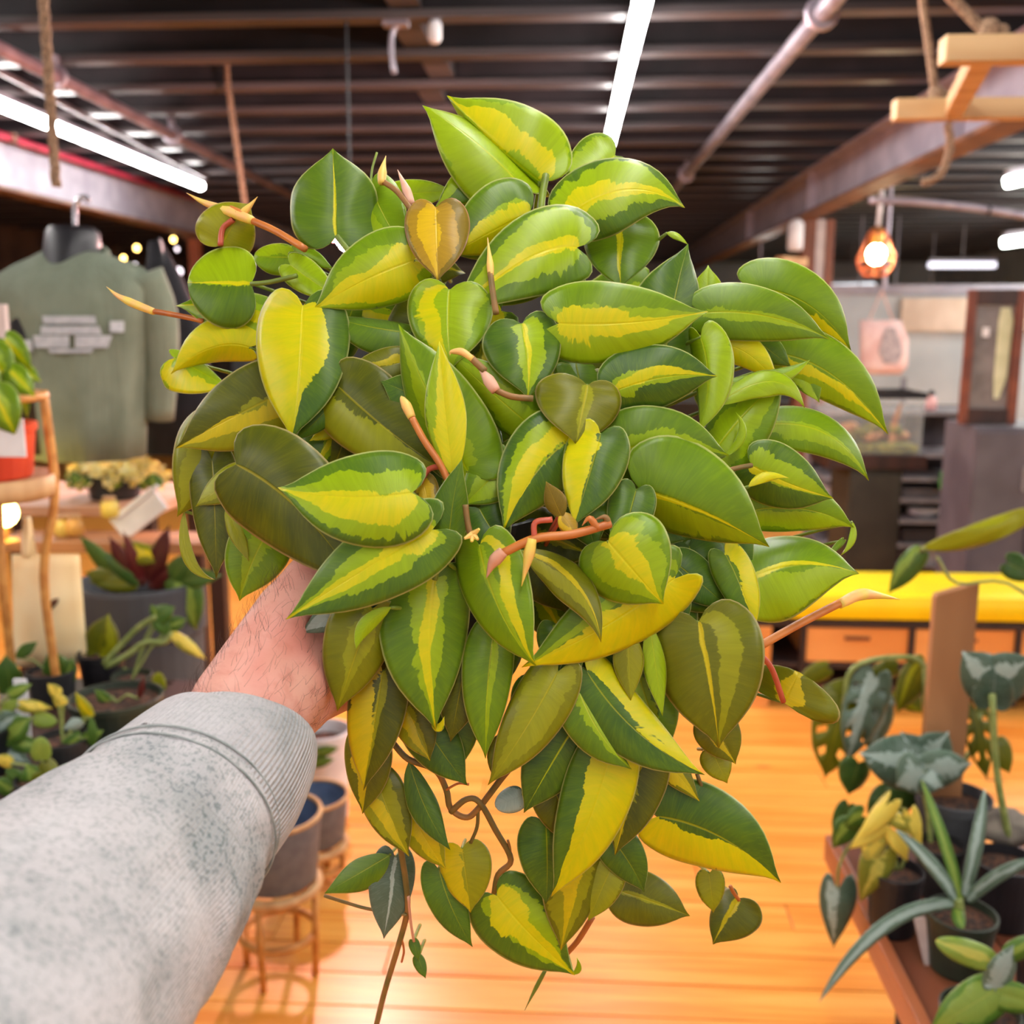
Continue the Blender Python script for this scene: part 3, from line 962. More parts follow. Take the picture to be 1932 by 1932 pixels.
stem('petiole', px3([(1315, 1460), (1330, 1500), (1348, 1530)], -1), .0014, M_VINE)
stem('petiole', px3([(612, 1690), (650, 1702), (692, 1714), (740, 1722), (768, 1726)], -1.2), .0012, M_VINE)
stem('petiole', px3([(1378, 1672), (1384, 1684), (1394, 1698)], -2), .0014, M_ORANGE)

# ================================================================ the person: an arm in a washed grey sweatshirt, hand round the pot
def skin_mat():
    k = NT('skin')
    oc = k.objc()
    n1 = k.noise(oc, 16.0, 3)
    n2 = k.noise(oc, 120.0, 3)
    c = k.mix(k.smooth(n1, 0.3, 0.7), lin((224, 166, 148)), lin((214, 136, 122)))
    c = k.mix(k.math('MULTIPLY', k.smooth(n2, 0.45, 0.75), 0.35), c, lin((196, 116, 98)))
    k.put(k.b.inputs['Base Color'], c)
    k.b.inputs['Roughness'].default_value = 0.5
    k.bump(k.math('ADD', n2, k.noise(k.scaled(oc, (1, 1, 3)), 260.0, 2)), 0.35, 0.0012)
    return k.m
M_SKIN = skin_mat()
person = thing('person', P(200, 1700, 0.47), 'person in a pale grey washed sweatshirt, one hand holding up the potted plant', 'person')

def cone(a, b, ra, rb, seg=16):
    """rounded tapering limb piece"""
    pts, rad = [], []
    a, b = Vector(a), Vector(b)
    d = (b - a).normalized()
    for i in range(5):
        th = math.pi / 2 * i / 4
        pts.append(a - d * ra * math.cos(th)); rad.append(max(1e-4, ra * math.sin(th)))
    for i in range(5):
        th = math.pi / 2 * (1 - i / 4)
        pts.append(b + d * rb * math.cos(th)); rad.append(max(1e-4, rb * math.sin(th)))
    return tube(pts, rad, seg)
def chain(pts):
    out = []
    pts = [(x, y, d + 0.016 * max(0.0, min(1.0, (x - 480) / 120)), r) for x, y, d, r in pts]
    for (p, q) in zip(pts[:-1], pts[1:]):
        out.append(cone(P(*p[:3]), P(*q[:3]), p[3], q[3]))
    return out
limbs = []
limbs += chain([(230, 1650, .50, .040), (300, 1560, .525, .039), (440, 1392, .578, .034), (478, 1345, .592, .0325)])
limbs += chain([(425, 1325, .575, .020), (505, 1215, .607, .021), (548, 1150, .62, .0205)])
limbs += chain([(478, 1345, .592, .0325), (560, 1262, .622, .029), (640, 1210, .648, .022)])
limbs += chain([(500, 1395, .59, .018), (585, 1312, .622, .019), (655, 1290, .65, .016)])
limbs += chain([(520, 1230, .61, .022), (600, 1180, .635, .020), (655, 1165, .66, .015)])
# thumb along the front of the pot, four fingers round its side, back and underneath
limbs += chain([(530, 1180, .615, .0215), (582, 1092, .622, .0155), (632, 1040, .628, .0125), (695, 1012, .634, .0105)])
limbs += chain([(640, 1165, .655, .0125), (643, 1128, .705, .0100), (680, 1118, .752, .0092), (750, 1112, .782, .0082)])
limbs += chain([(648, 1205, .655, .0125), (650, 1180, .712, .0100), (690, 1170, .762, .0092), (775, 1165, .790, .0082)])
limbs += chain([(655, 1248, .655, .0120), (664, 1232, .712, .0095), (702, 1222, .757, .0088), (775, 1216, .780, .0078)])
limbs += chain([(655, 1288, .65, .0110), (692, 1268, .680, .0088), (738, 1264, .705, .0080), (782, 1262, .722, .0072)])
V, F = join(*limbs)
arm = mesh_obj('arm', V, F, M_SKIN, person, origin=P(440, 1392, .578), smooth=True)
rm = arm.modifiers.new('one_skin', 'REMESH')
rm.mode = 'VOXEL'
rm.voxel_size = 0.0021
rm.use_smooth_shade = True
sm = arm.modifiers.new('soften', 'SMOOTH')
sm.factor = 0.6
sm.iterations = 9
bpy.context.view_layer.update()
dg = bpy.context.evaluated_depsgraph_get()
ev = arm.evaluated_get(dg)
em = ev.to_mesh()
hairs_V, hairs_F = [], []
rh = random.Random(8)
aw = WLOC[arm.name]
cands = []
for v in em.vertices:
    w = v.co + aw
    q = RM.transposed() @ (w - CAM_LOC)
    px, py = 966 + FPX * q.x / -q.z, 966 - FPX * q.y / -q.z
    if 340 < px < 620 and 1090 < py < 1480 and v.normal.dot(CAM_LOC - w) > -0.35 * (CAM_LOC - w).length:
        wt = 1.0 if px + (py - 1290) * 0.75 < 430 else 0.42
        cands.append((w, v.normal.copy(), px, py, wt))
flow = (P(500, 1160, .6) - P(450, 1370, .6)).normalized()
made = 0
for _ in range(9000):
    if made > 480 or not cands:
        break
    w, n, px, py, wt = cands[rh.randrange(len(cands))]
    if rh.random() > wt:
        continue
    L = rh.uniform(.007, .016)
    side = n.cross(flow)
    d = (flow * rh.uniform(.3, 1.0) + n * rh.uniform(.15, .6) + side * rh.uniform(-.7, .7)).normalized()
    p0 = w + n * -0.0004
    p1 = p0 + d * L * .5
    p2 = p1 + (d * .7 - n * .35 + side * rh.uniform(-.3, .3)).normalized() * L * .5
    v_, f_ = tube([p0, p1, p2], [.00008, .00006, .00002], 3, cap=False)
    b0 = len(hairs_V)
    hairs_V += v_
    hairs_F += [tuple(i + b0 for i in g) for g in f_]
    made += 1
ev.to_mesh_clear()
if hairs_V:
    tag(mesh_obj('arm_hair', hairs_V, hairs_F, pm('dark_hair', (62, 40, 30), (44, 28, 22), 50, 0.6), person), kind='stuff')

def wash_mat(name, ribs):
    k = NT(name)
    oc = k.objc()
    at = k.n('ShaderNodeAttribute', attribute_type='GEOMETRY', attribute_name='around')
    ang, along, _ = k.sep(at.outputs['Vector'])
    big = k.noise(oc, 14.0, 4, 0.6)
    sp = k.noise(oc, 380.0, 2, 0.7)
    spk = k.smooth(sp, 0.5, 0.62)
    f = k.math('ADD', k.math('MULTIPLY', k.smooth(big, 0.38, 0.66), 0.5), k.math('MULTIPLY', k.math('MULTIPLY', spk, k.math('ADD', 0.35, big)), 0.5 if not ribs else 0.25), clamp=True)
    c = k.mix(f, lin((196, 192, 194)), lin((104, 116, 116)))
    k.put(k.b.inputs['Base Color'], c)
    k.b.inputs['Roughness'].default_value = 0.95
    k.b.inputs['Specular IOR Level'].default_value = 0.15
    k.b.inputs['Sheen Weight'].default_value = 0.25
    if ribs:
        h = k.math('SINE', k.math('MULTIPLY', ang, 2 * math.pi * 110))
    else:
        h = k.math('ADD', k.math('MULTIPLY', k.math('SINE', k.math('MULTIPLY', ang, 2 * math.pi * 190)), .5), sp)
    k.bump(h, 0.5 if ribs else 0.4, 0.0012)
    return k.m

def loft(name, rings, mat, parent, seg=96, wob=0.0, thick=0.0022):
    """cloth tube: rings of (left x,y, right x,y, distance) measured across the sleeve"""
    cs, rad = [], []
    for (lx, ly, rx_, ry, d) in rings:
        a, b = P(lx, ly, d), P(rx_, ry, d)
        cs.append((a + b) / 2)
        rad.append((a - b).length / 2)
    n = 40
    cp = smooth_path(cs, max(2, n // (len(cs) - 1)))
    rp = [q.x for q in smooth_path([Vector((r, 0, 0)) for r in rad], max(2, n // (len(cs) - 1)))]
    pts, fr = frames(cp)
    V, A = [], []
    for i, p in enumerate(pts):
        t, u, w = fr[i]
        for k in range(seg):
            a = 2 * math.pi * k / seg
            d = u * math.cos(a) + w * math.sin(a)
            r = rp[i]
            if wob:
                q = p + d * r
                r += wob * (mnoise.noise(q * 26) + .5 * mnoise.noise(q * 60 + Vector((3, 1, 7)))) * min(1, i / 6)
            V.append(p + d * r)
            A.append((k / seg, i / (len(pts) - 1), 0))
    F = []
    for i in range(len(pts) - 1):
        for k in range(seg):
            k2 = (k + 1) % seg
            F.append((i * seg + k, i * seg + k2, (i + 1) * seg + k2, (i + 1) * seg + k))
    o = mesh_obj(name, V, F, mat, parent, smooth=True)
    at = o.data.attributes.new('around', 'FLOAT_VECTOR', 'POINT')
    at.data.foreach_set('vector', [x for q in A for x in q])
    s = o.modifiers.new('thickness', 'SOLIDIFY')
    s.thickness = thick
    s.offset = -1
    return o, pts, rp, fr
SLEEVE = [(205, 1388, 452, 1690, .532), (186, 1402, 448, 1716, .524), (150, 1428, 440, 1752, .515), (96, 1462, 424, 1800, .502), (0, 1518, 372, 1900, .472), (-120, 1590, 300, 2010, .432), (-330, 1720, 200, 2200, .37), (-640, 1930, 60, 2520, .30), (-1100, 2250, -150, 3000, .235)]
CUFF = [(362, 1288, 545, 1486, .578), (340, 1298, 550, 1530, .571), (285, 1334, 528, 1592, .557), (232, 1372, 480, 1662, .542), (200, 1394, 450, 1700, .531)]
sl, pts, rp, fr = loft('sleeve', SLEEVE, wash_mat('washed_jersey', False), person, wob=0.0032)
sl['label'] = 'blotchy pale grey jersey sleeve'
cu, cpts, crp, cfr = loft('cuff', CUFF, wash_mat('washed_ribbing', True), person, wob=0.0006)
cu['label'] = 'ribbed pale grey cuff'
# two rows of overlock stitching beside the seam
t, u, w = fr[1]
M_THREAD = pm('pale_thread', (160, 164, 162), (126, 134, 132), 80, 0.9)
for kk, (i, off) in enumerate(((2, .0012), (4, .0008))):
    t, u, w = fr[i]
    ringp = []
    for k in range(97):
        a = 2 * math.pi * k / 96
        ringp.append(pts[i] + (u * math.cos(a) + w * math.sin(a)) * (rp[i] + off))
    mesh_obj('seam', *tube(ringp, .0006, 6, cap=False), M_THREAD, sl, smooth=True)

# ================================================================ around and behind
def potmesh(c, r, h, taper=.8, rim=.04, wall=.06):
    return lathe([(r * taper * .97, 0), (r * taper, .004), (r * (1 - rim), h * .86), (r, h * .87), (r * 1.01, h * .99), (r * .99, h),
                  (r * (1 - wall), h), (r * (1 - wall) * .97, h * .82)], c, 28)
def soilmesh(c, r, h):
    return lathe([(0.0001, h * .86), (r * .5, h * .875), (r * .93, h * .85)], c, 20)
def add_pot(t, c, r, h, mat, taper=.8, soil=True, rim=.04):
    mesh_obj('pot', *potmesh(c, r, h, taper, rim), mat, t, smooth=False)
    if soil:
        mesh_obj('soil', *soilmesh(c, r, h), M_SOIL, t)
def bleaf(t, Yd, bx, by, tx, ty, wl, wr, mat=None, pat=(.4, 9, 9, 9, 9), shape='h', ctrl=None, dtip=0.0, holes=None, **kw):
    d0, d1 = dY(bx, by, Yd), dY(tx, ty, Yd + dtip)
    return leaf_px(t, bx, by, tx, ty, wl, wr, d0, d1, mat or M_GREEN, pat, ctrl, shape, nv=kw.pop('nv', 12), nu=kw.pop('nu', 4), holes=holes, thick=.0012, **kw)
def bstem(t, Yd, pts, r, mat, name='stem'):
    w = smooth_path([atY(x, y, Yd) for x, y in pts], 4)
    return mesh_obj(name, *tube(w, r, 6), mat, t, origin=w[0], smooth=True)
M_BSTEM = pm('pale_stem', (150, 160, 92), (122, 136, 70), 40, 0.5)
M_DKPOT = pm('dark_pot', (40, 40, 42), (30, 30, 32), 20, 0.5)
M_GRNPOT = pm('dark_green_pot', (48, 58, 44), (38, 46, 36), 20, 0.5)
M_GREYPOT = pm('charcoal_planter', (72, 74, 78), (62, 64, 70), 6, 0.7)
M_BLUEGREY = pm('blue_grey_glaze', (104, 108, 116), (92, 96, 106), 40, 0.6)
M_NAVY = pm('navy_glaze', (92, 112, 144), (76, 94, 124), 20, 0.5)
M_RIMWOOD = pm('bent_wood', (206, 162, 112), (184, 136, 86), 20, 0.6, stretch=(1, 1, 0.2))
M_RATTAN = pm('rattan', (214, 152, 78), (184, 118, 52), 30, 0.55)
M_DKWOOD = pm('red_brown_wood', (128, 72, 46), (88, 46, 32), 9, 0.4, stretch=(1, .15, 1))
M_DKWOOD2 = pm('dark_wood', (62, 36, 28), (44, 26, 22), 9, 0.5, stretch=(1, 1, .2))
M_WHITE = pm('white_plastic', (232, 230, 232), (214, 212, 216), 12, 0.5)

# ---------------------------------------------------------------- ropes hanging from the joists
def rope(label, pts, r=0.012):
    w = smooth_path(pts, 8)
    V, F = [], []
    p, fr = frames(w)
    for s in range(3):
        ph = 2 * math.pi * s / 3
        acc, q = 0.0, []
        for i in range(len(p)):
            if i: acc += (p[i] - p[i - 1]).length
            a = ph + acc * 55
            q.append(p[i] + (fr[i][1] * math.cos(a) + fr[i][2] * math.sin(a)) * r * .45)
        V, F = join((V, F), tube(q, r * .62, 6))
    return tag(mesh_obj('rope', V, F, M_ROPE, smooth=True), label, 'rope')
def segd(a, b, n=14):
    return [Vector(a).lerp(Vector(b), i / n) for i in range(n + 1)]
Yr = 2.5
rope('jute rope hanging in front of the lit tube, nearer the sage sweatshirt', segd(atY(78, -60, Yr), atY(106, 352, Yr)))
rope('jute rope hanging from a joist behind the small pale curled leaf', [atZ(430, 158, ZJ) + Vector((0, 0, HJ))] + segd(atZ(430, 158, ZJ), atY(470, 440, atZ(430, 158, ZJ).y)), 0.014)

# ---------------------------------------------------------------- hanging wooden frame at upper right
Y1, Y2 = 2.53, 3.22
fr_ = thing('hanging_wooden_frame', atY(1850, 220, Y2), 'pale pine frame hung from the ceiling on jute ropes', 'frame')
a, b = atY(1777, 96, Y1), atY(2100, 88, Y1)
mesh_obj('front_rail', *bar(a, Vector((b.x, a.y, a.z)), .055, .058, .004), M_PALEWOOD, fr_)
a2, b2 = atY(1686, 208, Y2), atY(2100, 200, Y2)
mesh_obj('back_rail', *bar(a2, Vector((b2.x + .2, a2.y, a2.z)), .055, .058, .004), M_PALEWOOD, fr_)
ca, cb = atY(1868, 110, Y1 + .03), atY(1788, 204, Y2 - .03)
cb = Vector((ca.x + .0, cb.y, cb.z))
zc = a.z
mesh_obj('cross_bar', *bar(Vector((atY(1862, 96, Y1).x, Y1 + .02, a.z)), Vector((atY(1795, 208, Y2).x, Y2 - .02, a2.z)), .05, .05, .004), M_PALEWOOD, fr_)
for (rp0, rp1, yy, zz) in (((1735, -40), (1766, 186), Y2, a2.z), ((1790, -10), (1864, 66), Y1, a.z)):
    q0, q1 = atY(rp0[0], rp0[1], yy), atY(rp1[0], rp1[1], yy)
    w = segd(q1, q1 + (q0 - q1) * 2.2, 10)
    w = [q for q in w if q.z < ZJ + .25]
    mesh_obj('hanging_rope', *tube(w, .013, 8), M_ROPE, fr_, smooth=True)
    mesh_obj('knot', *join(ball(q1 + Vector((0, 0, .012)), .026), ball(q1 + Vector((.03, 0, .008)), .016)), M_ROPE, fr_, smooth=True)
rope('loose jute rope end dangling under the hanging pine frame', [atY(1788, 232, Y2), atY(1792, 275, Y2), atY(1780, 320, Y2), atY(1762, 338, Y2), atY(1740, 345, Y2)], .012)

# ---------------------------------------------------------------- sockets and small ceiling fittings
for (x, y, lab) in ((742, 62, 'small metal bracket hanging from a joist above the top leaf'), (820, 60, 'white plug hanging from a joist beside the metal bracket')):
    p = atZ(x, y - 22, ZJ)
    t = thing('ceiling_fitting', p, lab, 'fitting')
    if x < 800:
        mesh_obj('hook', *tube(smooth_path([p + Vector((.05, 0, 0)), p + Vector((0, 0, -.03)), p + Vector((-.01, 0, -.10)), p + Vector((0, 0, -.19))], 4), .011, 7), M_CONDUIT, t, smooth=True)
        mesh_obj('plate', *box(p.x - .04, p.x + .06, p.y - .03, p.y + .03, p.z - .02, p.z, .004), M_CONDUIT, t)
    else:
        mesh_obj('body', *lathe([(.012, -.085), (.026, -.07), (.028, -.02), (.018, 0)], p, 14), M_WHITE, t, smooth=True)
        mesh_obj('cap', *lathe([(.02, -.004), (.02, .012)], p, 14), M_CONDUIT, t)

# ---------------------------------------------------------------- pink grow lamp behind the top left leaf
g = atY(664, 446, 4.2)
gl = thing('grow_lamp', g, 'bright pinkish grow lamp shining behind the grey-green heart leaf', 'lamp')
mesh_obj('bulb', *ball(g, .062, 16), emit('grow_bulb', (255, 232, 228), 60), gl, smooth=True)
mesh_obj('shade', *lathe([(.12, .0), (.13, -.01), (.135, .0), (.10, .07), (.04, .12), (.02, .14)], g, 24), pm('pink_shade', (206, 128, 134), (186, 104, 112), 12, 0.4), gl, smooth=True)
mesh_obj('cord', *tube([g + Vector((0, 0, .14)), Vector((g.x, g.y, ZJ + .02))], .006, 6), M_BLACK, gl)
ld = bpy.data.lights.new('grow_glow', 'POINT'); ld.energy = 170; ld.color = (1, .55, .52); ld.shadow_soft_size = .06
lo = link(bpy.data.objects.new('grow_glow', ld)); lo.parent = gl; lo.location = (0, 0, -.1)

# ---------------------------------------------------------------- mannequin bust with the sage sweatshirt
YM = 2.6
mb = atY(140, 860, YM)
def ell_loft(rows, seg=40, fold=0.0, flo=0):
    """rows of (centre, half width, half depth)"""
    V, F = [], []
    for i, (c, rx_, ry) in enumerate(rows):
        for k in range(seg):
            a = 2 * math.pi * k / seg
            f = 1 + fold * (1 - i / len(rows)) * math.sin(a * 9 + i * .08)
            V.append(Vector(c) + Vector((math.cos(a) * rx_ * f, math.sin(a) * ry * f, 0)))
    for i in range(len(rows) - 1):
        for k in range(seg):
            k2 = (k + 1) % seg
            F.append((i * seg + k, i * seg + k2, (i + 1) * seg + k2, (i + 1) * seg + k))
    F.append(tuple(range(seg))[::-1])
    F.append(tuple((len(rows) - 1) * seg + k for k in range(seg)))
    return V, F
def prow(pxl, pxr, py, Yd, ry):
    a, b = atY(pxl, py, Yd), atY(pxr, py, Yd)
    c = (a + b) / 2
    return (c, (b.x - a.x) / 2, ry)
man = thing('mannequin', mb, 'black headless mannequin bust hung by a hook from the beam', 'mannequin')
mesh_obj('neck', *ell_loft([prow(84, 190, 530, YM, .09), prow(86, 188, 500, YM, .085), prow(88, 186, 470, YM, .075), prow(90, 184, 440, YM, .065), prow(98, 174, 428, YM, .055)]), M_BLACK, man, smooth=True)
mesh_obj('torso', *ell_loft([prow(40, 240, 850, YM, .10), prow(30, 240, 700, YM, .11), prow(20, 255, 580, YM, .115), prow(40, 240, 530, YM, .10), prow(95, 180, 505, YM, .06)]), M_BLACK, man, smooth=True)
mesh_obj('hook', *tube(smooth_path([atY(141, 430, YM), atY(141, 398, YM), atY(146, 378, YM), atY(160, 372, YM), atY(168, 380, YM)], 4), .0075, 8), pm('chrome', (190, 186, 192), (160, 156, 164), 10, .25, .8), man, smooth=True)
k = NT('sage_jersey')
oc = k.objc()
k.put(k.b.inputs['Base Color'], k.mix(k.smooth(k.noise(oc, 7, 3), .3, .7), lin((126, 134, 116)), lin((108, 116, 98))))
k.b.inputs['Roughness'].default_value = .95
k.bump(k.noise(k.scaled(oc, (5, 5, .5)), 5, 3), .6, .02)
M_SAGE = k.m
sw = thing('sage_sweatshirt', mb, 'sage green sweatshirt with a pale print on its chest, worn by the mannequin bust', 'sweatshirt')
mesh_obj('body', *ell_loft([prow(72, 266, 862, YM, .12), prow(66, 268, 800, YM, .13), prow(58, 272, 730, YM, .135), prow(50, 280, 660, YM, .135), prow(30, 290, 600, YM, .135),
                            prow(-8, 298, 550, YM, .13), prow(-2, 286, 522, YM, .11), prow(30, 258, 500, YM, .085), prow(62, 216, 486, YM, .07), prow(80, 194, 476, YM, .06)], 56, .05, 0), M_SAGE, sw, smooth=True)
def sleeve_of(pts, r, nm='sleeve'):
    w = smooth_path([atY(x, y, yy) for x, y, yy in pts], 4)
    rad = [r * (1 - .3 * i / (len(w) - 1)) for i in range(len(w))]
    mesh_obj(nm, *tube(w, rad, 16), M_SAGE, sw, smooth=True)
sleeve_of([(262, 520, YM), (292, 590, YM + .02), (300, 680, YM + .04), (296, 790, YM + .05)], .062)
sleeve_of([(6, 530, YM), (-22, 600, YM), (-30, 700, YM), (-30, 800, YM)], .066)
mesh_obj('collar', *ring((atY(80, 488, YM) + atY(196, 488, YM)) / 2 + Vector((0, -.01, 0)), .084, .011, 32, 8, axis=(0, -.42, 1)), M_SAGE, sw, smooth=True)
M_PRINT = pm('grey_print', (188, 190, 194), (172, 174, 180), 60, .9)
def print_patch(pts_rows, nm='print'):
    """a print lying on the curved chest"""
    V, F = [], []
    for (xl, xr, y) in pts_rows:
        for i in range(9):
            x = xl + (xr - xl) * i / 8
            p = atY(x, y, YM)
            u = (p.x - atY(165, y, YM).x) / .166
            V.append(Vector((p.x, YM - .139 * math.sqrt(max(0.05, 1 - u * u)) - .004, p.z)))
    n = len(pts_rows)
    for j in range(n - 1):
        for i in range(8):
            F.append((j * 9 + i, j * 9 + i + 1, (j + 1) * 9 + i + 1, (j + 1) * 9 + i))
    o = mesh_obj(nm, V, F, M_PRINT, sw)
    s = o.modifiers.new('thickness', 'SOLIDIFY'); s.thickness = .002
print_patch([(132, 222, 597), (134, 224, 611)])
print_patch([(130, 228, 615), (128, 232, 630)])
print_patch([(112, 181, 632), (116, 181, 654)])
print_patch([(191, 246, 632), (191, 240, 654)])
print_patch([(142, 220, 656), (148, 216, 663)])
print_patch([(86, 108, 640), (92, 112, 660)])
print_patch([(243, 261, 606), (243, 261, 626)])
# black garment beside it
bg = thing('black_garment', atY(320, 850, 3.0), 'black garment hanging behind the shoulder of the sage sweatshirt', 'garment')
mesh_obj('cloth', *ell_loft([prow(262, 400, 856, 3.0, .05), prow(258, 400, 740, 3.0, .06), prow(268, 380, 620, 3.0, .06), prow(276, 340, 520, 3.0, .045), prow(282, 305, 455, 3.0, .02)], 32, .05), pm('black_cloth', (26, 25, 32), (20, 19, 25), 20, .9), bg, smooth=True)
mesh_obj('strap', *bar(atY(300, 450, 2.98), atY(336, 610, 2.98), .02, .008), M_BLACK, bg)
# wooden post behind with a clamp lamp
pp = atZ(316, 446, ZJ - .34); pp.x = XL
po = thing('wooden_post', (pp.x, pp.y, 0), 'orange-brown wooden post standing behind the black garment', 'post')
mesh_obj('post', *box(pp.x - .05, pp.x + .05, pp.y - .05, pp.y + .05, 0, ZJ - .34, .005), pm('post_wood', (172, 98, 62), (140, 74, 46), 8, .6, stretch=(1, 1, .2)), po)
mesh_obj('cap', *box(pp.x - .09, pp.x + .09, pp.y - .07, pp.y + .07, ZJ - .37, ZJ - .33, .004), M_STEEL2, po)
st = thing('string_lights', atY(250, 480, pp.y - .07), 'string of small warm bulbs beside the mannequin neck', 'string lights')
mesh_obj('cord', *tube(smooth_path([atY(150, 500, pp.y - .07), atY(200, 486, pp.y - .07), atY(258, 448, pp.y - .07), atY(325, 440, pp.y - .07), atY(400, 455, pp.y - .07)], 5), .005, 6), M_BLACK, st)
M_WB = emit('warm_bulb', (255, 206, 110), 14)
M_CB = emit('cool_bulb', (240, 230, 240), 4)
for (x, y, r_, m_) in ((258, 468, .024, M_WB), (233, 487, .021, M_WB), (327, 452, .022, M_WB), (200, 487, .018, M_CB), (255, 499, .014, M_CB), (334, 470, .016, M_CB), (338, 512, .03, M_CB)):
    mesh_obj('bulb', *ball(atY(x, y, pp.y - .07), r_, 12, 1.15), m_, st, smooth=True)

# ---------------------------------------------------------------- far lamps
def lampbox(p1, p2, Yd, h, c, s, label, grp=None):
    a, b = atY(p1[0], p1[1], Yd), atY(p2[0], p2[1], Yd)
    t = thing('batten_light', (a + b) / 2 + Vector((0, 0, h)), label, 'light', grp)
    mesh_obj('diffuser', *bar(a, b, h * 1.4, h, h * .3), emit('diffuser', c, s), t)
    mesh_obj('housing', *bar(a + Vector((0, 0, h * .8)), b + Vector((0, 0, h * .8)), h, h * .6, .003), M_STEEL, t)
    m = (a + b) / 2
    mesh_obj('hanger', *tube([m + Vector((0, 0, h)), Vector((m.x, m.y, ZJ + HJ))], .008, 6), M_STEEL, t)
lampbox((1898, 344), (2120, 296), 7.0, .07, (240, 246, 235), 30, 'short lit batten at the picture edge above the framed mirror, upper of two')
lampbox((1892, 458), (2060, 436), 10.5, .09, (240, 246, 235), 30, 'short lit batten at the picture edge above the framed mirror, lower of two')
lampbox((1404, 528), (1462, 512), 11, .08, (240, 246, 240), 22, 'small lit batten above the far green leaf, beside the wooden column')
lampbox((1752, 500), (1878, 500), 13, .07, (226, 224, 240), 2.2, 'dim mauve-white batten to the side of the pendant lamp')
lampbox((1562, 543), (1650, 540), 16, .10, (225, 232, 238), 2, 'pale blue far batten just under the pendant lamp')
lampbox((1576, 586), (1660, 583), 12, .10, (255, 226, 150), 25, 'long warm yellow lamp glowing above the pink tote bag')
lampbox((1672, 584), (1700, 584), 12, .11, (255, 226, 150), 25, 'short warm yellow lamp beside the long one over the pink tote bag')
lampbox((1702, 620), (1800, 620), 14, .09, (255, 214, 140), 1.3, 'faint amber strip on the far wall beside the pink tote bag')

# ---------------------------------------------------------------- column and pendant lamp on the right
cx_ = XR
Yc = 8.7
col = thing('wooden_column', (cx_, Yc, 0), 'brown column with a white centre stripe carrying the steel beam', 'column')
M_COLW = pm('column_brown', (132, 76, 50), (106, 58, 40), 8, .6, stretch=(1, 1, .2))
xa, xb = atY(1508, 500, Yc).x, atY(1566, 500, Yc).x
w3 = (xb - xa)
mesh_obj('side_board', *box(xa, xa + w3 * .42, Yc - .1, Yc + .1, 0, ZJ - .33, .005), M_COLW, col)
mesh_obj('centre_board', *box(xa + w3 * .42, xa + w3 * .74, Yc - .085, Yc + .085, 0, ZJ - .33, .003), pm('column_white', (196, 184, 180), (176, 164, 162), 8, .6), col)
mesh_obj('side_board', *box(xa + w3 * .74, xb, Yc - .1, Yc + .1, 0, ZJ - .33, .005), M_COLW, col)
sp = atY(1500, 468, Yc - .3)
sl_ = thing('wall_spotlight', sp, 'pale spotlight with a wooden bracket fixed to the brown column', 'spotlight')
mesh_obj('lamp_can', *lathe([(.05, -.12), (.06, -.1), (.06, .08), (.03, .12)], sp + Vector((0, 0, .1)), 16), M_WHITE, sl_, smooth=True)
mesh_obj('bracket', *bar(sp + Vector((-.12, 0, -.1)), sp + Vector((.12, .2, -.1)), .07, .07), M_RIMWOOD, sl_)
Yp = 7.2
pc = atY(1653, 483, Yp)
pend = thing('pendant_lamp', pc, 'copper wire cage pendant lamp with a glowing bulb', 'lamp')
M_COPPER = pm('copper_wire', (226, 140, 100), (206, 116, 78), 20, .3, .6)
def pz(py): return atY(1653, py, Yp).z
prof = [(pz(432), .032), (pz(440), .062), (pz(487), .136), (pz(505), .122), (pz(520), .075)]
for k_ in range(6):
    a0 = math.pi * 2 * k_ / 6 + .3
    mesh_obj('cage_wire', *tube([Vector((pc.x + r_ * math.cos(a0), Yp + r_ * math.sin(a0), z_)) for z_, r_ in prof], .0085, 6), M_COPPER, pend)
for z_, r_ in prof[1:]:
    pts_ = [Vector((pc.x + r_ * math.cos(math.pi * 2 * q / 6 + .3), Yp + r_ * math.sin(math.pi * 2 * q / 6 + .3), z_)) for q in range(7)]
    mesh_obj('cage_ring', *tube(pts_, .0085, 6), M_COPPER, pend)
mesh_obj('socket', *lathe([(.042, pz(462)), (.045, pz(458)), (.045, pz(436)), (.026, pz(428))], (pc.x, Yp, 0), 16), pm('brass', (220, 160, 70), (196, 136, 50), 20, .35, .7), pend, smooth=True)
mesh_obj('bulb', *ball(Vector((pc.x, Yp, pz(480))), .062, 16, 1.1), emit('pendant_bulb', (255, 236, 190), 40), pend, smooth=True)
mesh_obj('cord', *tube([Vector((pc.x, Yp, pz(430))), Vector((pc.x + .01, Yp, pz(368))), Vector((pc.x + .01, Yp, ZJ + HJ))], .015, 8), M_WHITE, pend, smooth=True)
cq = [atY(1640, 378, 6.2), atY(1720, 380, 6.2), atY(1800, 388, 6.2), atY(1865, 396, 6.2), atY(1940, 408, 6.2)]
cc = thing('bent_conduit', cq[2], 'pale bent conduit crossing behind the pendant lamp cord', 'conduit')
mesh_obj('pipe', *tube(smooth_path(cq, 5), .022, 10), M_CONDUIT, cc, smooth=True)
mesh_obj('coupling', *ring(cq[3], .024, .008, 14, 6, axis=(1, 0, -.1)), M_BLACK, cc)

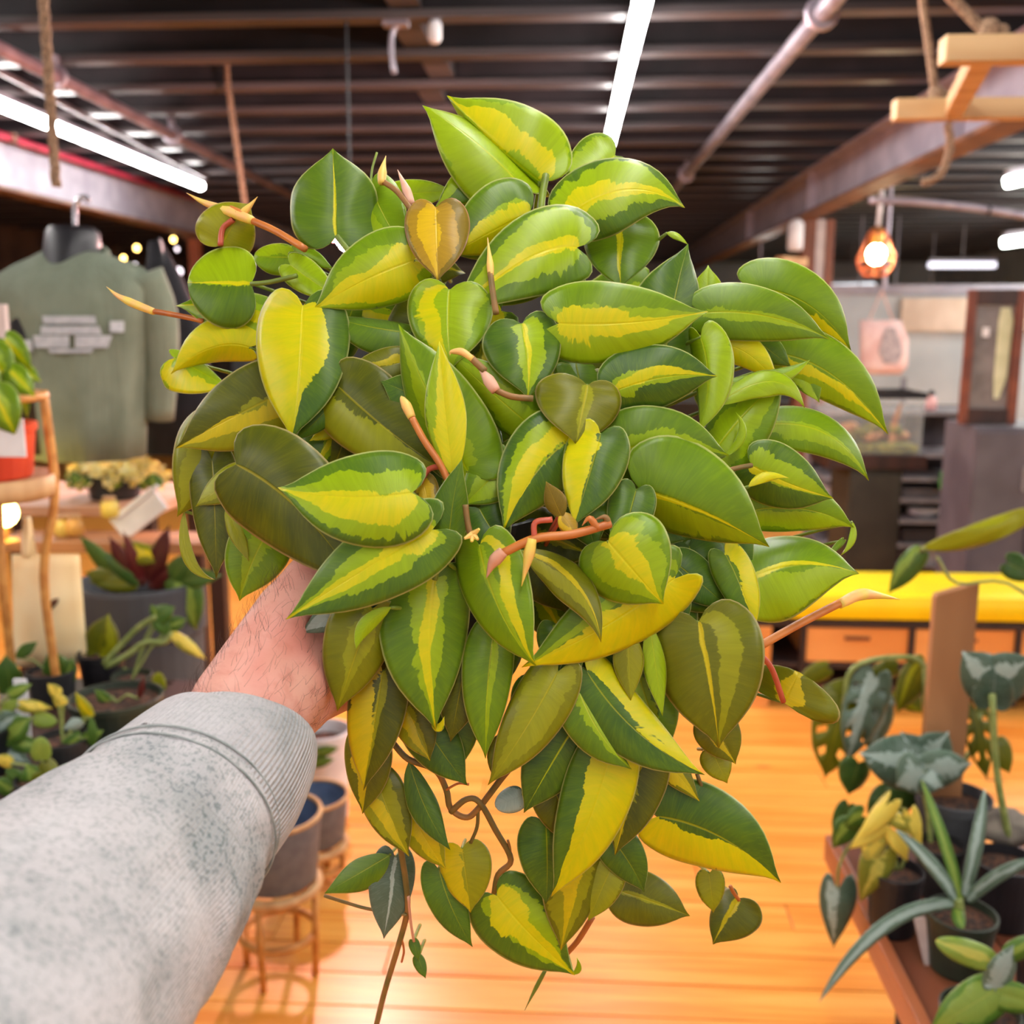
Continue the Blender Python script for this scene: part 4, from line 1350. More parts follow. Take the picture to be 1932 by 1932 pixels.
# ---------------------------------------------------------------- yellow bench
YB = 4.05
xl, xr = atY(1418, 1150, YB).x, atY(2080, 1150, YB).x
bench = thing('storage_bench', ((xl + xr) / 2, YB + .2, 0), 'wooden storage bench with drawers and a yellow seat cushion', 'bench')
M_YEL = pm('yellow_vinyl', (252, 224, 0), (244, 212, 0), 5, .5)
M_OAK = pm('orange_pine', (240, 172, 98), (228, 150, 76), 7, .5, stretch=(.2, 1, 1))
M_IRON = pm('black_iron', (52, 40, 40), (40, 30, 32), 12, .5)
mesh_obj('cushion', *box(xl - .05, xr, YB - .02, YB + .42, .372, .485, .045), M_YEL, bench, smooth=False)
mesh_obj('frame', *join(box(xl, xr, YB, YB + .40, .342, .370, .003), box(xl, xr, YB + .01, YB + .40, .165, .19, .003), box(xl + .16, xr, YB + .36, YB + .40, .02, .36)), M_IRON, bench)
mesh_obj('leg', *box(xl - .0, xl + .085, YB - .005, YB + .40, 0, .342, .004), M_OAK, bench)
edges = [atY(q, 1200, YB).x for q in (1517, 1722, 1924, 2075)]
for i in range(3):
    dr = mesh_obj('drawer', *box(edges[i] + .012, edges[i + 1] - .012, YB + .012, YB + .36, .195, .338, .003), M_OAK, bench)
    m_ = (edges[i] + edges[i + 1]) / 2
    mesh_obj('grip', *box(m_ - .05, m_ + .05, YB + .004, YB + .014, .288, .302, .002), M_DKWOOD, dr)
for e_ in edges[:3]:
    mesh_obj('upright', *box(e_ - .012, e_ + .012, YB, YB + .03, .02, .345, .002), M_IRON, bench)
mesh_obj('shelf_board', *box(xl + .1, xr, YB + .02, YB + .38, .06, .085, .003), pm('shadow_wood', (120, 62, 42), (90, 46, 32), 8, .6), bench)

# ---------------------------------------------------------------- cabinet, terrarium, shelves, mirror, locker behind the bench
Yk = 5.6
kx0, kx1 = atY(1598, 980, Yk).x, atY(1697, 980, Yk).x
kz1 = atY(1640, 884, Yk).z
cab = thing('dark_cabinet', ((kx0 + kx1) / 2, Yk + .2, 0), 'dark olive cabinet standing under the terrarium', 'cabinet')
M_CAB = pm('dark_olive', (58, 56, 46), (48, 46, 38), 6, .5)
mesh_obj('body', *box(kx0, kx1, Yk, Yk + .4, 0, kz1, .004), M_CAB, cab)
mesh_obj('door', *box(kx0 + .012, kx1 - .012, Yk - .015, Yk - .001, .06, kz1 - .03, .003), M_CAB, cab)
mesh_obj('top', *box(atY(1560, 880, Yk).x, atY(1745, 880, Yk).x, Yk - .03, Yk + .42, kz1, kz1 + .075, .004), M_DKWOOD2, cab)
tx0, tx1 = atY(1570, 800, Yk).x, atY(1742, 800, Yk).x
tz0, tz1 = kz1 + .077, atY(1650, 745, Yk).z
ter = thing('terrarium', ((tx0 + tx1) / 2, Yk + .2, tz0), 'glass terrarium with driftwood and moss on the dark cabinet', 'terrarium')
G = glass('tank_glass', (230, 240, 238), .06)
for nm, bb in (('pane', (tx0, tx1, Yk, Yk + .006)), ('pane', (tx0, tx1, Yk + .36, Yk + .366)), ('pane', (tx0, tx0 + .006, Yk + .007, Yk + .359)), ('pane', (tx1 - .006, tx1, Yk + .007, Yk + .359))):
    mesh_obj(nm, *box(*bb, tz0, tz1), G, ter)
mesh_obj('rim', *join(box(tx0 - .01, tx1 + .01, Yk - .01, Yk + .02, tz1 - .02, tz1 + .012), box(tx0 - .01, tx1 + .01, Yk + .35, Yk + .375, tz1 - .02, tz1 + .012), box(tx0 - .01, tx0 + .015, Yk, Yk + .37, tz1 - .02, tz1 + .012), box(tx1 - .015, tx1 + .01, Yk, Yk + .37, tz1 - .02, tz1 + .012)), M_BLACK, ter)
def lumpy(c, r, seed, sz=.6, seg=14):
    V, F = ball(c, r, seg, sz)
    V = [Vector(c) + (Vector(v) - Vector(c)) * (1 + .35 * mnoise.noise(Vector(v) * (2.2 / r) + Vector((seed, 0, 0)))) for v in V]
    return V, F
M_MOSS = pm('moss', (150, 140, 40), (84, 84, 30), 40, .9, bump=.8)
M_DRIFT = pm('driftwood', (214, 152, 96), (160, 100, 60), 20, .7, bump=.5)
mesh_obj('substrate', *box(tx0 + .01, tx1 - .01, Yk + .01, Yk + .35, tz0 + .002, tz0 + .05, .01), M_MOSS, ter)
rt = random.Random(4)
for i in range(9):
    x_ = tx0 + .06 + (tx1 - tx0 - .12) * i / 8
    mesh_obj('moss_clump' if i % 2 else 'driftwood', *lumpy(Vector((x_, Yk + .1 + .15 * rt.random(), tz0 + .075 + .05 * rt.random())), .045 + .02 * rt.random(), i * 3.1), M_MOSS if i % 2 else M_DRIFT, ter, smooth=True)
mesh_obj('branch', *tube([atY(1678, 850, Yk + .15), atY(1690, 790, Yk + .15), atY(1700, 762, Yk + .15)], [.02, .016, .01], 7), M_DRIFT, ter)
# open shelf unit
Ys = 6.4
sx0, sx1 = atY(1552, 900, Ys).x, atY(1848, 900, Ys).x
su = thing('open_shelving', ((sx0 + sx1) / 2, Ys + .2, 0), 'grey open shelving behind the dark cabinet and terrarium', 'shelving')
M_SHELF = pm('grey_shelf', (142, 138, 140), (116, 112, 116), 6, .6)
M_SHELFBACK = pm('shelf_back', (70, 66, 70), (54, 50, 54), 4, .8)
zs = [atY(1700, q, Ys).z for q in (1068, 1030, 985, 945, 905, 860, 780)]
for z_ in zs:
    mesh_obj('shelf', *box(sx0, sx1, Ys, Ys + .4, z_ - .012, z_ + .012, .002), M_SHELF, su)
for x_ in (sx0, (sx0 + sx1) / 2 + .1, sx1):
    mesh_obj('upright', *box(x_ - .015, x_ + .015, Ys + .37, Ys + .4, 0, zs[-1] + .2, .002), M_SHELF, su)
mesh_obj('back_panel', *box(sx0, sx1, Ys + .405, Ys + .42, 0, zs[-1] + .02), M_SHELFBACK, su)
def on_shelf(nm, vf, mat, label, cat, grp=None):
    return tag(mesh_obj(nm, *vf, mat, smooth=False), label, cat, grp)
p = atY(1749, 966, Ys + .1)
z_ = zs[2] + .012
t = thing('oval_dish', (p.x, Ys + .15, z_), 'white oval dish on the shelf beside the dark cabinet', 'dish')
mesh_obj('bowl', [(v[0] if isinstance(v, tuple) else v.x, v[1] if isinstance(v, tuple) else v.y, v[2] if isinstance(v, tuple) else v.z) for v in [Vector((p.x + (q.x) * 1.0, Ys + .15 + q.y * .6, z_ + q.z)) for q in lathe([(.04, 0), (.10, .02), (.115, .055), (.105, .055), (.09, .02), (.001, .012)], (0, 0, 0), 24)[0]]], lathe([(.04, 0), (.10, .02), (.115, .055), (.105, .055), (.09, .02), (.001, .012)], (0, 0, 0), 24)[1], M_WHITE, t, smooth=True)
mesh_obj('foot', *lathe([(.045, .0), (.045, .004)], (p.x, Ys + .15, z_ - .0), 16), M_WHITE, t)
p = atY(1808, 880, Ys + .05)
jz = zs[4] + .012
t = thing('glass_jar', (p.x, Ys + .1, jz), 'round glass jar with an amber base on the shelf, above the green bracket', 'jar')
mesh_obj('base', *lathe([(.05, 0), (.06, .012), (.058, .03)], (p.x, Ys + .1, jz), 18), pm('amber', (226, 176, 70), (206, 150, 50), 20, .3), t, smooth=True)
mesh_obj('globe', *ball(Vector((p.x, Ys + .1, jz + .085)), .06, 16), glass('jar_glass', (236, 244, 240), .75, .2), t, smooth=True)
mesh_obj('lid', *lathe([(.03, .14), (.035, .15), (.02, .17)], (p.x, Ys + .1, jz), 14), M_SHELF, t)
p0, p1 = atY(1775, 893, Ys - .02), atY(1825, 893, Ys - .02)
t = thing('green_bracket', p0, 'bright green plastic bracket clipped to the shelf edge below the glass jar', 'bracket')
mesh_obj('arm', *box(p0.x, p1.x, Ys - .03, Ys - .004, p0.z - .03, p0.z + .01, .003), pm('bright_green', (88, 190, 60), (74, 168, 48), 12, .5), t)
mesh_obj('tab', *box(p0.x, p0.x + .06, Ys - .03, Ys - .004, p0.z - .095, p0.z - .031, .003), pm('bright_green_tab', (98, 200, 70), (80, 176, 54), 12, .5), t)
bx_specs = [(1702, 1745, 0, (70, 62, 66), 'dark box'), (1752, 1842, 0, (150, 146, 150), 'grey carton'), (1705, 1790, 1, (36, 32, 36), 'black tray'), (1700, 1770, 3, (90, 86, 90), 'grey case'), (1562, 1592, 2, (120, 84, 66), 'brown box'), (1560, 1592, 3, (196, 190, 190), 'pale box'), (1800, 1845, 2, (120, 150, 146), 'teal box'), (1795, 1842, 3, (58, 54, 60), 'dark case')]
names_ = ['low dark box on the bottom shelf behind the yellow bench', 'grey carton on the bottom shelf behind the leaning leaf', 'flat black tray on the shelf under the oval dish', 'grey case on the shelf above the oval dish', 'brown box on the shelf between column and dark cabinet', 'pale box on the shelf above the brown box', 'teal box beside the white oval dish', 'dark case on the shelf under the glass jar']
for (x0_, x1_, si, c_, _), lab in zip(bx_specs, names_):
    a, b = atY(x0_, 950, Ys + .05), atY(x1_, 950, Ys + .05)
    hgt = .06 + .05 * ((x0_ * 7) % 10) / 10
    t = thing('storage_box', ((a.x + b.x) / 2, Ys + .15, zs[si] + .013), lab, 'box')
    m_ = pm('box_' + str(x0_), c_, None, 8, .6)
    mesh_obj('body', *box(a.x, b.x, Ys + .03, Ys + .28, zs[si] + .013, zs[si] + .013 + hgt * .75, .003), m_, t)
    mesh_obj('lid', *box(a.x - .004, b.x + .004, Ys + .026, Ys + .284, zs[si] + .0135 + hgt * .75, zs[si] + .013 + hgt, .003), m_, t)
# small bottle on the top shelf
p = atY(1757, 760, Ys + .1)
t = thing('pink_bottle', (p.x, Ys + .1, zs[-1] + .013), 'small pink bottle with a dark stopper beside the terrarium', 'bottle')
mesh_obj('body', *lathe([(.03, 0), (.034, .01), (.034, .07), (.015, .09)], (p.x, Ys + .1, zs[-1] + .013), 16), pm('pink_glass', (226, 176, 170), (206, 150, 146), 12, .3), t, smooth=True)
mesh_obj('stopper', *ball(Vector((p.x, Ys + .1, zs[-1] + .118)), .02, 12), M_BLACK, t, smooth=True)
# grey locker
Yl = 4.9
lx0, lx1 = atY(1834, 900, Yl).x, atY(2050, 900, Yl).x
lz1 = atY(1850, 806, Yl).z
lk = thing('grey_locker', ((lx0 + lx1) / 2, Yl + .2, 0), 'flat grey locker standing at the end of the shelving, under the mirror', 'locker')
M_LOCK = pm('locker_grey', (96, 92, 100), (82, 78, 86), 5, .5)
mesh_obj('body', *box(lx0, lx1, Yl, Yl + .4, 0, lz1, .006), M_LOCK, lk)
for i in range(2):
    w_ = (lx1 - lx0) / 2
    d_ = mesh_obj('door', *box(lx0 + w_ * i + .008, lx0 + w_ * (i + 1) - .008, Yl - .014, Yl - .001, .08, lz1 - .02, .004), M_LOCK, lk)
    mesh_obj('handle', *box(lx0 + w_ * (i + .85), lx0 + w_ * (i + .85) + .015, Yl - .03, Yl - .015, lz1 - .3, lz1 - .18, .003), M_SHELF, d_)
# framed mirror leaning on the locker
my0, my1 = lz1 + .004, atY(1880, 546, Yl + .1).z
mx0, mx1 = atY(1818, 680, Yl + .1).x, atY(1924, 680, Yl + .1).x
mi = thing('framed_mirror', ((mx0 + mx1) / 2, Yl + .1, my0), 'tall mirror in a brown wooden frame on top of the grey locker', 'mirror')
M_MF = pm('mirror_frame', (124, 66, 44), (96, 48, 34), 8, .5)
mesh_obj('frame_side', *box(mx0, mx0 + .035, Yl + .08, Yl + .12, my0, my1, .004), M_MF, mi)
mesh_obj('frame_side', *box(mx1 - .04, mx1, Yl + .08, Yl + .12, my0, my1, .004), M_MF, mi)
mesh_obj('frame_top', *box(mx0 + .036, mx1 - .041, Yl + .08, Yl + .12, my1 - .075, my1, .004), M_DKWOOD2, mi)
mesh_obj('frame_bottom', *box(mx0 + .036, mx1 - .041, Yl + .08, Yl + .12, my0, my0 + .075, .004), M_DKWOOD2, mi)
k = NT('old_mirror')
v = k.sep(k.objc())
c_ = k.mix(k.smooth(k.noise(k.objc(), 7, 3), .35, .65), lin((140, 130, 126)), lin((110, 100, 96)))
k.put(k.b.inputs['Base Color'], c_); k.b.inputs['Roughness'].default_value = .25; k.b.inputs['Metallic'].default_value = .3
mesh_obj('glass', *box(mx0 + .036, mx1 - .041, Yl + .1, Yl + .106, my0 + .076, my1 - .076), k.m, mi)
fx = (mx0 + mx1) / 2 + .045
zz0, zz1 = atY(1880, 755, Yl).z, atY(1880, 580, Yl).z
mesh_obj('etched_stripe', *ell_loft([(Vector((fx - .01, Yl + .098, zz0)), .012, .003), (Vector((fx, Yl + .098, zz0 + .1)), .03, .003), (Vector((fx + .005, Yl + .098, zz1 - .06)), .034, .003), (Vector((fx, Yl + .098, zz1)), .022, .003)], 16), pm('pale_green_print', (206, 208, 172), (186, 190, 150), 12, .6), mi)
mesh_obj('etched_dot', *box(fx - .1, fx - .068, Yl + .094, Yl + .099, atY(1860, 636, Yl).z, atY(1860, 618, Yl).z, .002), M_WHITE, mi)
# pink printed tote hung on the far wall partition
Yt = 9.0
tb = thing('pink_tote_bag', atY(1668, 704, Yt), 'pale pink tote bag with a grey drawing hanging in front of the far wall', 'tote bag')
M_PINKB = pm('pink_canvas', (236, 206, 200), (224, 184, 178), 8, .9)
mesh_obj('bag', *ell_loft([prow(1632, 1700, 706, Yt, .03), prow(1622, 1712, 690, Yt, .05), prow(1622, 1714, 640, Yt, .045), prow(1622, 1700, 604, Yt, .02)], 28), M_PINKB, tb, smooth=True)
mesh_obj('drawing', *ell_loft([prow(1668, 1694, 686, Yt - .055, .004), prow(1658, 1704, 665, Yt - .055, .004), prow(1664, 1698, 640, Yt - .055, .004), prow(1672, 1688, 618, Yt - .055, .004)], 16), pm('grey_ink', (150, 140, 142), (190, 176, 176), 24, .9), tb)
for q in (1640, 1684):
    mesh_obj('handle', *bar(atY(q, 604, Yt), atY(1664, 548, Yt), .03, .01), M_PINKB, tb)
mesh_obj('hanging_pole', *tube([atY(1668, 545, Yt), Vector((atY(1668, 545, Yt).x, Yt, ZJ + HJ))], .02, 8), M_CONDUIT, tb)
# far partition wall, dark shelves and counter at the back to fill the far shop
part_ = thing('far_partition', (3.4, 11, 0), 'pale blue-grey partition far behind the terrarium', 'partition')
pa, pb2 = atY(1545, 600, 11).x, atY(1990, 600, 11).x
pzt = atY(1700, 556, 11).z
mesh_obj('panel', *box(pa, pb2, 11, 11.08, 0, pzt), M_PLASTER, part_)
mesh_obj('top_rail', *box(pa, pb2, 10.97, 11.11, pzt, pzt + .10, .005), M_STEEL, part_)
mesh_obj('warm_panel', *box(atY(1700, 600, 10.95).x, pb2, 10.95, 10.99, atY(1750, 625, 10.95).z, atY(1750, 562, 10.95).z, .004), pm('cream_panel', (226, 206, 188), (210, 188, 168), 4, .7), part_)

# unseen tubes added out of frame to brighten the far right side
for (xx, y0_, y1_, lab) in ((5.6, 7.6, 11.0, 'unseen tube added out of frame beyond the grey locker, farther of two'), (4.6, 4.0, 9.0, 'unseen tube added out of frame beyond the framed mirror, nearer of two')):
    t = thing('led_tube_light', (xx, (y0_ + y1_) / 2, ZJ), lab, 'tube light')
    mesh_obj('tube', *tube([(xx, y0_, ZJ - .06), (xx, (y0_ + y1_) / 2, ZJ - .06), (xx, y1_, ZJ - .06)], .036, 12), M_TUBE, t, smooth=True)
    mesh_obj('housing', *box(xx - .03, xx + .03, y0_, y1_, ZJ - .022, ZJ + .005), M_STEEL, t)

# ================================================================ plants and pots on the left
# rattan stand with a variegated plant at the picture edge
Yn = 1.9
sc_ = atY(-30, 905, Yn)
stand = thing('rattan_plant_stand', (sc_.x, Yn, sc_.z - .5), 'bent rattan plant stand at the picture edge carrying an orange pot', 'plant stand')
rS = atY(90, 905, Yn).x - sc_.x
mesh_obj('tray', *lathe([(rS * .5, -.012), (rS, -.014), (rS * 1.02, 0), (rS * 1.02, .028), (rS * .96, .028), (rS * .94, .004), (.001, .002)], sc_ + Vector((0, 0, -.02)), 32), M_RIMWOOD, stand, smooth=True)
for k_ in range(4):
    a0 = .35 + math.pi / 2 * k_
    d_ = Vector((math.cos(a0), math.sin(a0), 0))
    mesh_obj('leg', *tube(smooth_path([sc_ + d_ * rS * .93 + Vector((0, 0, .17)), sc_ + d_ * rS * .98 + Vector((0, 0, -.03)), sc_ + d_ * rS * .72 + Vector((0, 0, -.2)), sc_ + d_ * rS * .8 + Vector((0, 0, .781 - sc_.z))], 5), .009, 8), M_RATTAN, stand, smooth=True)
mesh_obj('hoop', *ring(sc_ + Vector((0, 0, .16)), rS * .95, .008, 32, 8), M_RATTAN, stand, smooth=True)
oc_ = Vector((sc_.x, Yn, sc_.z + .004))
op = thing('variegated_philodendron', oc_, 'small variegated philodendron in an orange pot on the rattan stand', 'potted plant')
add_pot(op, oc_, atY(62, 850, Yn).x - sc_.x, .105, pm('orange_pot', (232, 84, 36), (206, 60, 26), 10, .5), .86)
lw = mesh_obj('paper_label', *box(atY(-40, 830, Yn - .1).x, atY(47, 830, Yn - .1).x, Yn - .102, Yn - .098, atY(20, 862, Yn - .1).z, atY(20, 790, Yn - .1).z, .001), M_WHITE, op)
for (bx, by, tx, ty, w1, w2, dd) in ((20, 700, 66, 748, 24, 26, -.06), (-12, 740, 30, 822, 40, 38, -.1), (10, 640, 60, 700, 26, 22, -.02), (-20, 660, 20, 730, 36, 30, -.05), (40, 720, 52, 790, 14, 15, 0), (-40, 690, -20, 770, 36, 36, -.08), (30, 690, 78, 720, 18, 20, .02)):
    bleaf(op, Yn + dd, bx, by, tx, ty, w1, w2, M_BRASIL, (.45, -.12, .12, -.45, .4))
bstem(op, Yn, [(0, 820), (4, 760), (10, 690), (20, 650)], .003, M_STEM)
ws = atY(8, 600, 2.2)
tag(mesh_obj('price_board', *box(atY(-50, 600, 2.2).x, atY(15, 600, 2.2).x, 2.19, 2.205, atY(0, 660, 2.2).z, atY(0, 574, 2.2).z, .002), pm('pinkish_board', (222, 204, 198), (206, 186, 180), 10, .8)), 'pale pinkish card standing above the small philodendron at the picture edge', 'card')

# cream tote bag
Yb = 2.05
tt = thing('cream_tote_bag', atY(90, 1254, Yb), 'cream canvas tote bag with a small brown drawing, hanging under the rattan stand', 'tote bag')
M_CANVAS = pm('cream_canvas', (255, 232, 184), (250, 218, 162), 9, .9, bump=.1)
def quadslab(corners, Yd, th, mat, parent, nm, bul=.02):
    V, F = [], []
    n = 8
    for s in (-1, 1):
        for j in range(n + 1):
            for i in range(n + 1):
                u_, v_ = i / n, j / n
                px = (1 - v_) * ((1 - u_) * corners[0][0] + u_ * corners[1][0]) + v_ * ((1 - u_) * corners[3][0] + u_ * corners[2][0])
                py = (1 - v_) * ((1 - u_) * corners[0][1] + u_ * corners[1][1]) + v_ * ((1 - u_) * corners[3][1] + u_ * corners[2][1])
                b_ = math.sin(math.pi * u_) * math.sin(math.pi * v_)
                V.append(atY(px, py, Yd + s * (th / 2 + bul * b_) + .006 * math.sin(u_ * 7 + v_ * 3)))
    m_ = (n + 1) ** 2
    for s in (0, 1):
        for j in range(n):
            for i in range(n):
                q = (s * m_ + j * (n + 1) + i, s * m_ + j * (n + 1) + i + 1, s * m_ + (j + 1) * (n + 1) + i + 1, s * m_ + (j + 1) * (n + 1) + i)
                F.append(q if s else q[::-1])
    edge = [j for j in range(n + 1)] + [j * (n + 1) + n for j in range(1, n + 1)] + [n * (n + 1) + i for i in range(n - 1, -1, -1)] + [j * (n + 1) for j in range(n - 1, 0, -1)]
    for a_, b_ in zip(edge, edge[1:] + edge[:1]):
        F.append((a_, b_, b_ + m_, a_ + m_))
    return mesh_obj(nm, V, F, mat, parent, smooth=True)
quadslab([(22, 1046), (150, 1046), (166, 1252), (26, 1258)], Yb, .012, M_CANVAS, tt, 'bag')
quadslab([(42, 975), (58, 975), (70, 1050), (40, 1050)], Yb, .006, M_CANVAS, tt, 'handle', 0)
M_INK = pm('brown_ink', (104, 62, 36), (80, 46, 28), 20, .9)
mesh_obj('drawing', *join(tube([atY(86, 1160, Yb - .04), atY(102, 1136, Yb - .04), atY(110, 1130, Yb - .04)], [.001, .0075, .002], 8)), M_INK, tt)

# kalanchoe with pale yellow flowers on a shelf
Yf = 3.0
sh0, sh1 = atY(86, 950, Yf).x, atY(330, 950, Yf).x
shz = atY(180, 938, Yf).z
tabl = thing('display_table', ((sh0 + sh1) / 2, Yf + .1, 0), 'pale pinkish wooden display table under the yellow flowers', 'table')
mesh_obj('top', *box(sh0 - .3, sh1, Yf - .16, Yf + .3, shz - .03, shz, .004), pm('pinkish_wood', (214, 170, 142), (192, 142, 112), 9, .5, stretch=(.2, 1, 1)), tabl)
for x_ in (sh0 - .25, sh1 - .06):
    for y_ in (Yf - .14, Yf + .24):
        mesh_obj('leg', *box(x_, x_ + .045, y_, y_ + .045, 0, shz - .03, .003), M_DKWOOD2, tabl)
fc = atY(218, 936, Yf); fc.z = shz + .001
kal = thing('yellow_kalanchoe', fc, 'pot of massed pale yellow flowers below the hem of the sage sweatshirt', 'potted plant')
add_pot(kal, fc, .085, .07, M_DKPOT, .85)
M_FLOWER = pm('cream_petals', (255, 248, 196), (252, 236, 150), 60, .6)
rk = random.Random(6)
me_f = None
for i in range(110):
    a0 = rk.random() * 2 * math.pi
    rr_ = math.sqrt(rk.random())
    x_ = 222 + 92 * rr_ * math.cos(a0)
    yy = Yf + .14 * rr_ * math.sin(a0)
    py = 856 + 34 * rr_ * rr_ + rk.uniform(0, 34) * (1 if math.sin(a0) < 0 else .3)
    c_ = atY(x_, py, yy)
    if me_f is None:
        V, F = [], []
        for q in range(4):
            b0 = math.pi / 2 * q
            V, F = join((V, F), ([Vector((0, 0, 0)), Vector((.013 * math.cos(b0 - .5), .013 * math.sin(b0 - .5), .006)), Vector((.019 * math.cos(b0), .019 * math.sin(b0), .004)), Vector((.013 * math.cos(b0 + .5), .013 * math.sin(b0 + .5), .006)), Vector((.008 * math.cos(b0), .008 * math.sin(b0), -.002))], [(0, 1, 2, 3), (0, 4, 2, 1), (0, 3, 2, 4)]))
        me_f = bpy.data.meshes.new('flower')
        me_f.from_pydata([tuple(q) for q in V], [], F)
        me_f.materials.append(M_FLOWER)
    o = bpy.data.objects.new('flower', me_f); link(o); o.parent = kal
    o.location = c_ - fc
    o.rotation_euler = (rk.uniform(.2, 1.1), rk.uniform(-.5, .5), rk.random() * 6)
    s_ = rk.uniform(1.1, 1.6); o.scale = (s_, s_, s_)
    WLOC[o.name] = c_
for i in range(16):
    x_ = 140 + 160 * i / 15
    bleaf(kal, Yf - .1 * math.sin(i), x_, 918, x_ + rk.uniform(-22, 22), 890 + rk.uniform(-8, 16), 12, 13, M_GREEN, (.4, 9, 9, -.3, .3), 'r')

# propagating plants with dark red leaves, in the charcoal planter
Yg = 2.35
pcn = atY(278, 1290, Yg); pcn.z = 0
pr = atY(392, 1115, Yg).x - atY(278, 1115, Yg).x
ph = atY(278, 1108, Yg).z - pcn.z
red = thing('red_leaf_begonia', pcn, 'dark red and olive leaved begonia in a big charcoal planter', 'potted plant')
add_pot(red, pcn, pr, ph + .02, M_GREYPOT, .75)
for (bx, by, tx, ty, w1, w2, m_, pt_) in ((230, 1100, 160, 1080, 22, 24, M_OLIVE, (.15, 9, 9, 9, 9)), (250, 1095, 205, 1010, 16, 18, M_RED, (.3, 9, 9, 9, 9)), (265, 1090, 232, 1000, 12, 12, M_RED, (.6, 9, 9, 9, 9)),
        (240, 1040, 318, 1052, 20, 22, M_OLIVE, (.6, -.6, .4, 9, 9)), (290, 1100, 330, 1068, 22, 20, M_RED, (.4, 9, 9, 9, 9)), (250, 1100, 168, 1098, 18, 18, M_OLIVE, (.2, 9, 9, 9, 9)), (280, 1095, 320, 990, 20, 22, M_RED, (.1, 9, 9, 9, 9)),
        (260, 1090, 190, 1040, 20, 18, M_GREEN, (.1, 9, 9, 9, 9)), (320, 1100, 360, 1040, 24, 24, M_GREEN, (.2, 9, 9, 9, 9)), (210, 1080, 150, 1010, 14, 18, M_GREEN, (.25, 9, 9, 9, 9)), (335, 1095, 420, 1085, 20, 20, M_GREEN, (.3, 9, 9, 9, 9)), (340, 1090, 372, 1190, 34, 34, M_GREEN, (.45, 9, 9, -.4, .4))):
    bleaf(red, Yg - .05, bx, by, tx, ty, w1, w2, m_, pt_)
# white tray and assorted back-table plants
Yw = 2.75
wt0 = atY(225, 985, Yw)
wz = atY(230, 1010, Yw).z
bt = thing('back_table', (atY(180, 1010, Yw).x, Yw, 0), 'wooden plant table behind the charcoal planter', 'table')
mesh_obj('top', *box(atY(20, 1010, Yw).x, atY(420, 1010, Yw).x, Yw - .1, Yw + .07, wz - .03, wz, .003), pm('tan_wood', (186, 128, 84), (150, 98, 60), 9, .5, stretch=(.2, 1, 1)), bt)
for x_ in (atY(30, 1010, Yw).x, atY(400, 1010, Yw).x):
    mesh_obj('leg', *box(x_, x_ + .04, Yw - .04, Yw, 0, wz - .03), M_DKWOOD2, bt)
tr_ = thing('white_tray', atY(255, 985, Yw), 'tilted white plastic tray leaning behind the red begonia', 'tray')
a, b = atY(222, 1000, Yw), atY(302, 938, Yw)
mesh_obj('panel', *bar(a, b, .012, .075, .005), M_WHITE, tr_)
mesh_obj('lip', *bar(a + Vector((0, -.012, .034)), b + Vector((0, -.012, .034)), .012, .012, .002), M_WHITE, tr_)
for (nm, x, y, lab, m_) in (('jar_candle', 120, 1000, 'yellow jar among foliage beside the cream tote handle', (250, 214, 110)), ('lemon_jar', 208, 962, 'small round yellow jar on the display table edge', (246, 214, 96)), ('amber_jar', 142, 996, 'amber jar standing behind the dark begonia leaves', (236, 176, 90))):
    c_ = atY(x, y + 14, Yw - .02)
    c_.z = max(c_.z, wz + .001)
    t = thing(nm, c_, lab, 'jar')
    mesh_obj('body', *lathe([(.018, 0), (.024, .006), (.024, .04), (.016, .048)], c_, 16), pm(nm + '_glass', m_, None, 20, .3), t, smooth=True)
    mesh_obj('lid', *lathe([(.018, .048), (.018, .058), (.004, .06)], c_, 14), M_RIMWOOD, t)
# stacked glowing lamps behind the stand leg
lm = thing('table_lamp', atY(6, 1010, 2.4), 'warm glowing globe lamp behind the rattan stand leg', 'lamp')
mesh_obj('globe', *ball(atY(6, 968, 2.4), .035, 16), emit('globe_glow', (255, 226, 120), 30), lm, smooth=True)
mesh_obj('base', *lathe([(.035, -.05), (.035, -.04), (.01, -.035), (.01, 0)], atY(6, 990, 2.4), 14), M_RATTAN, lm)

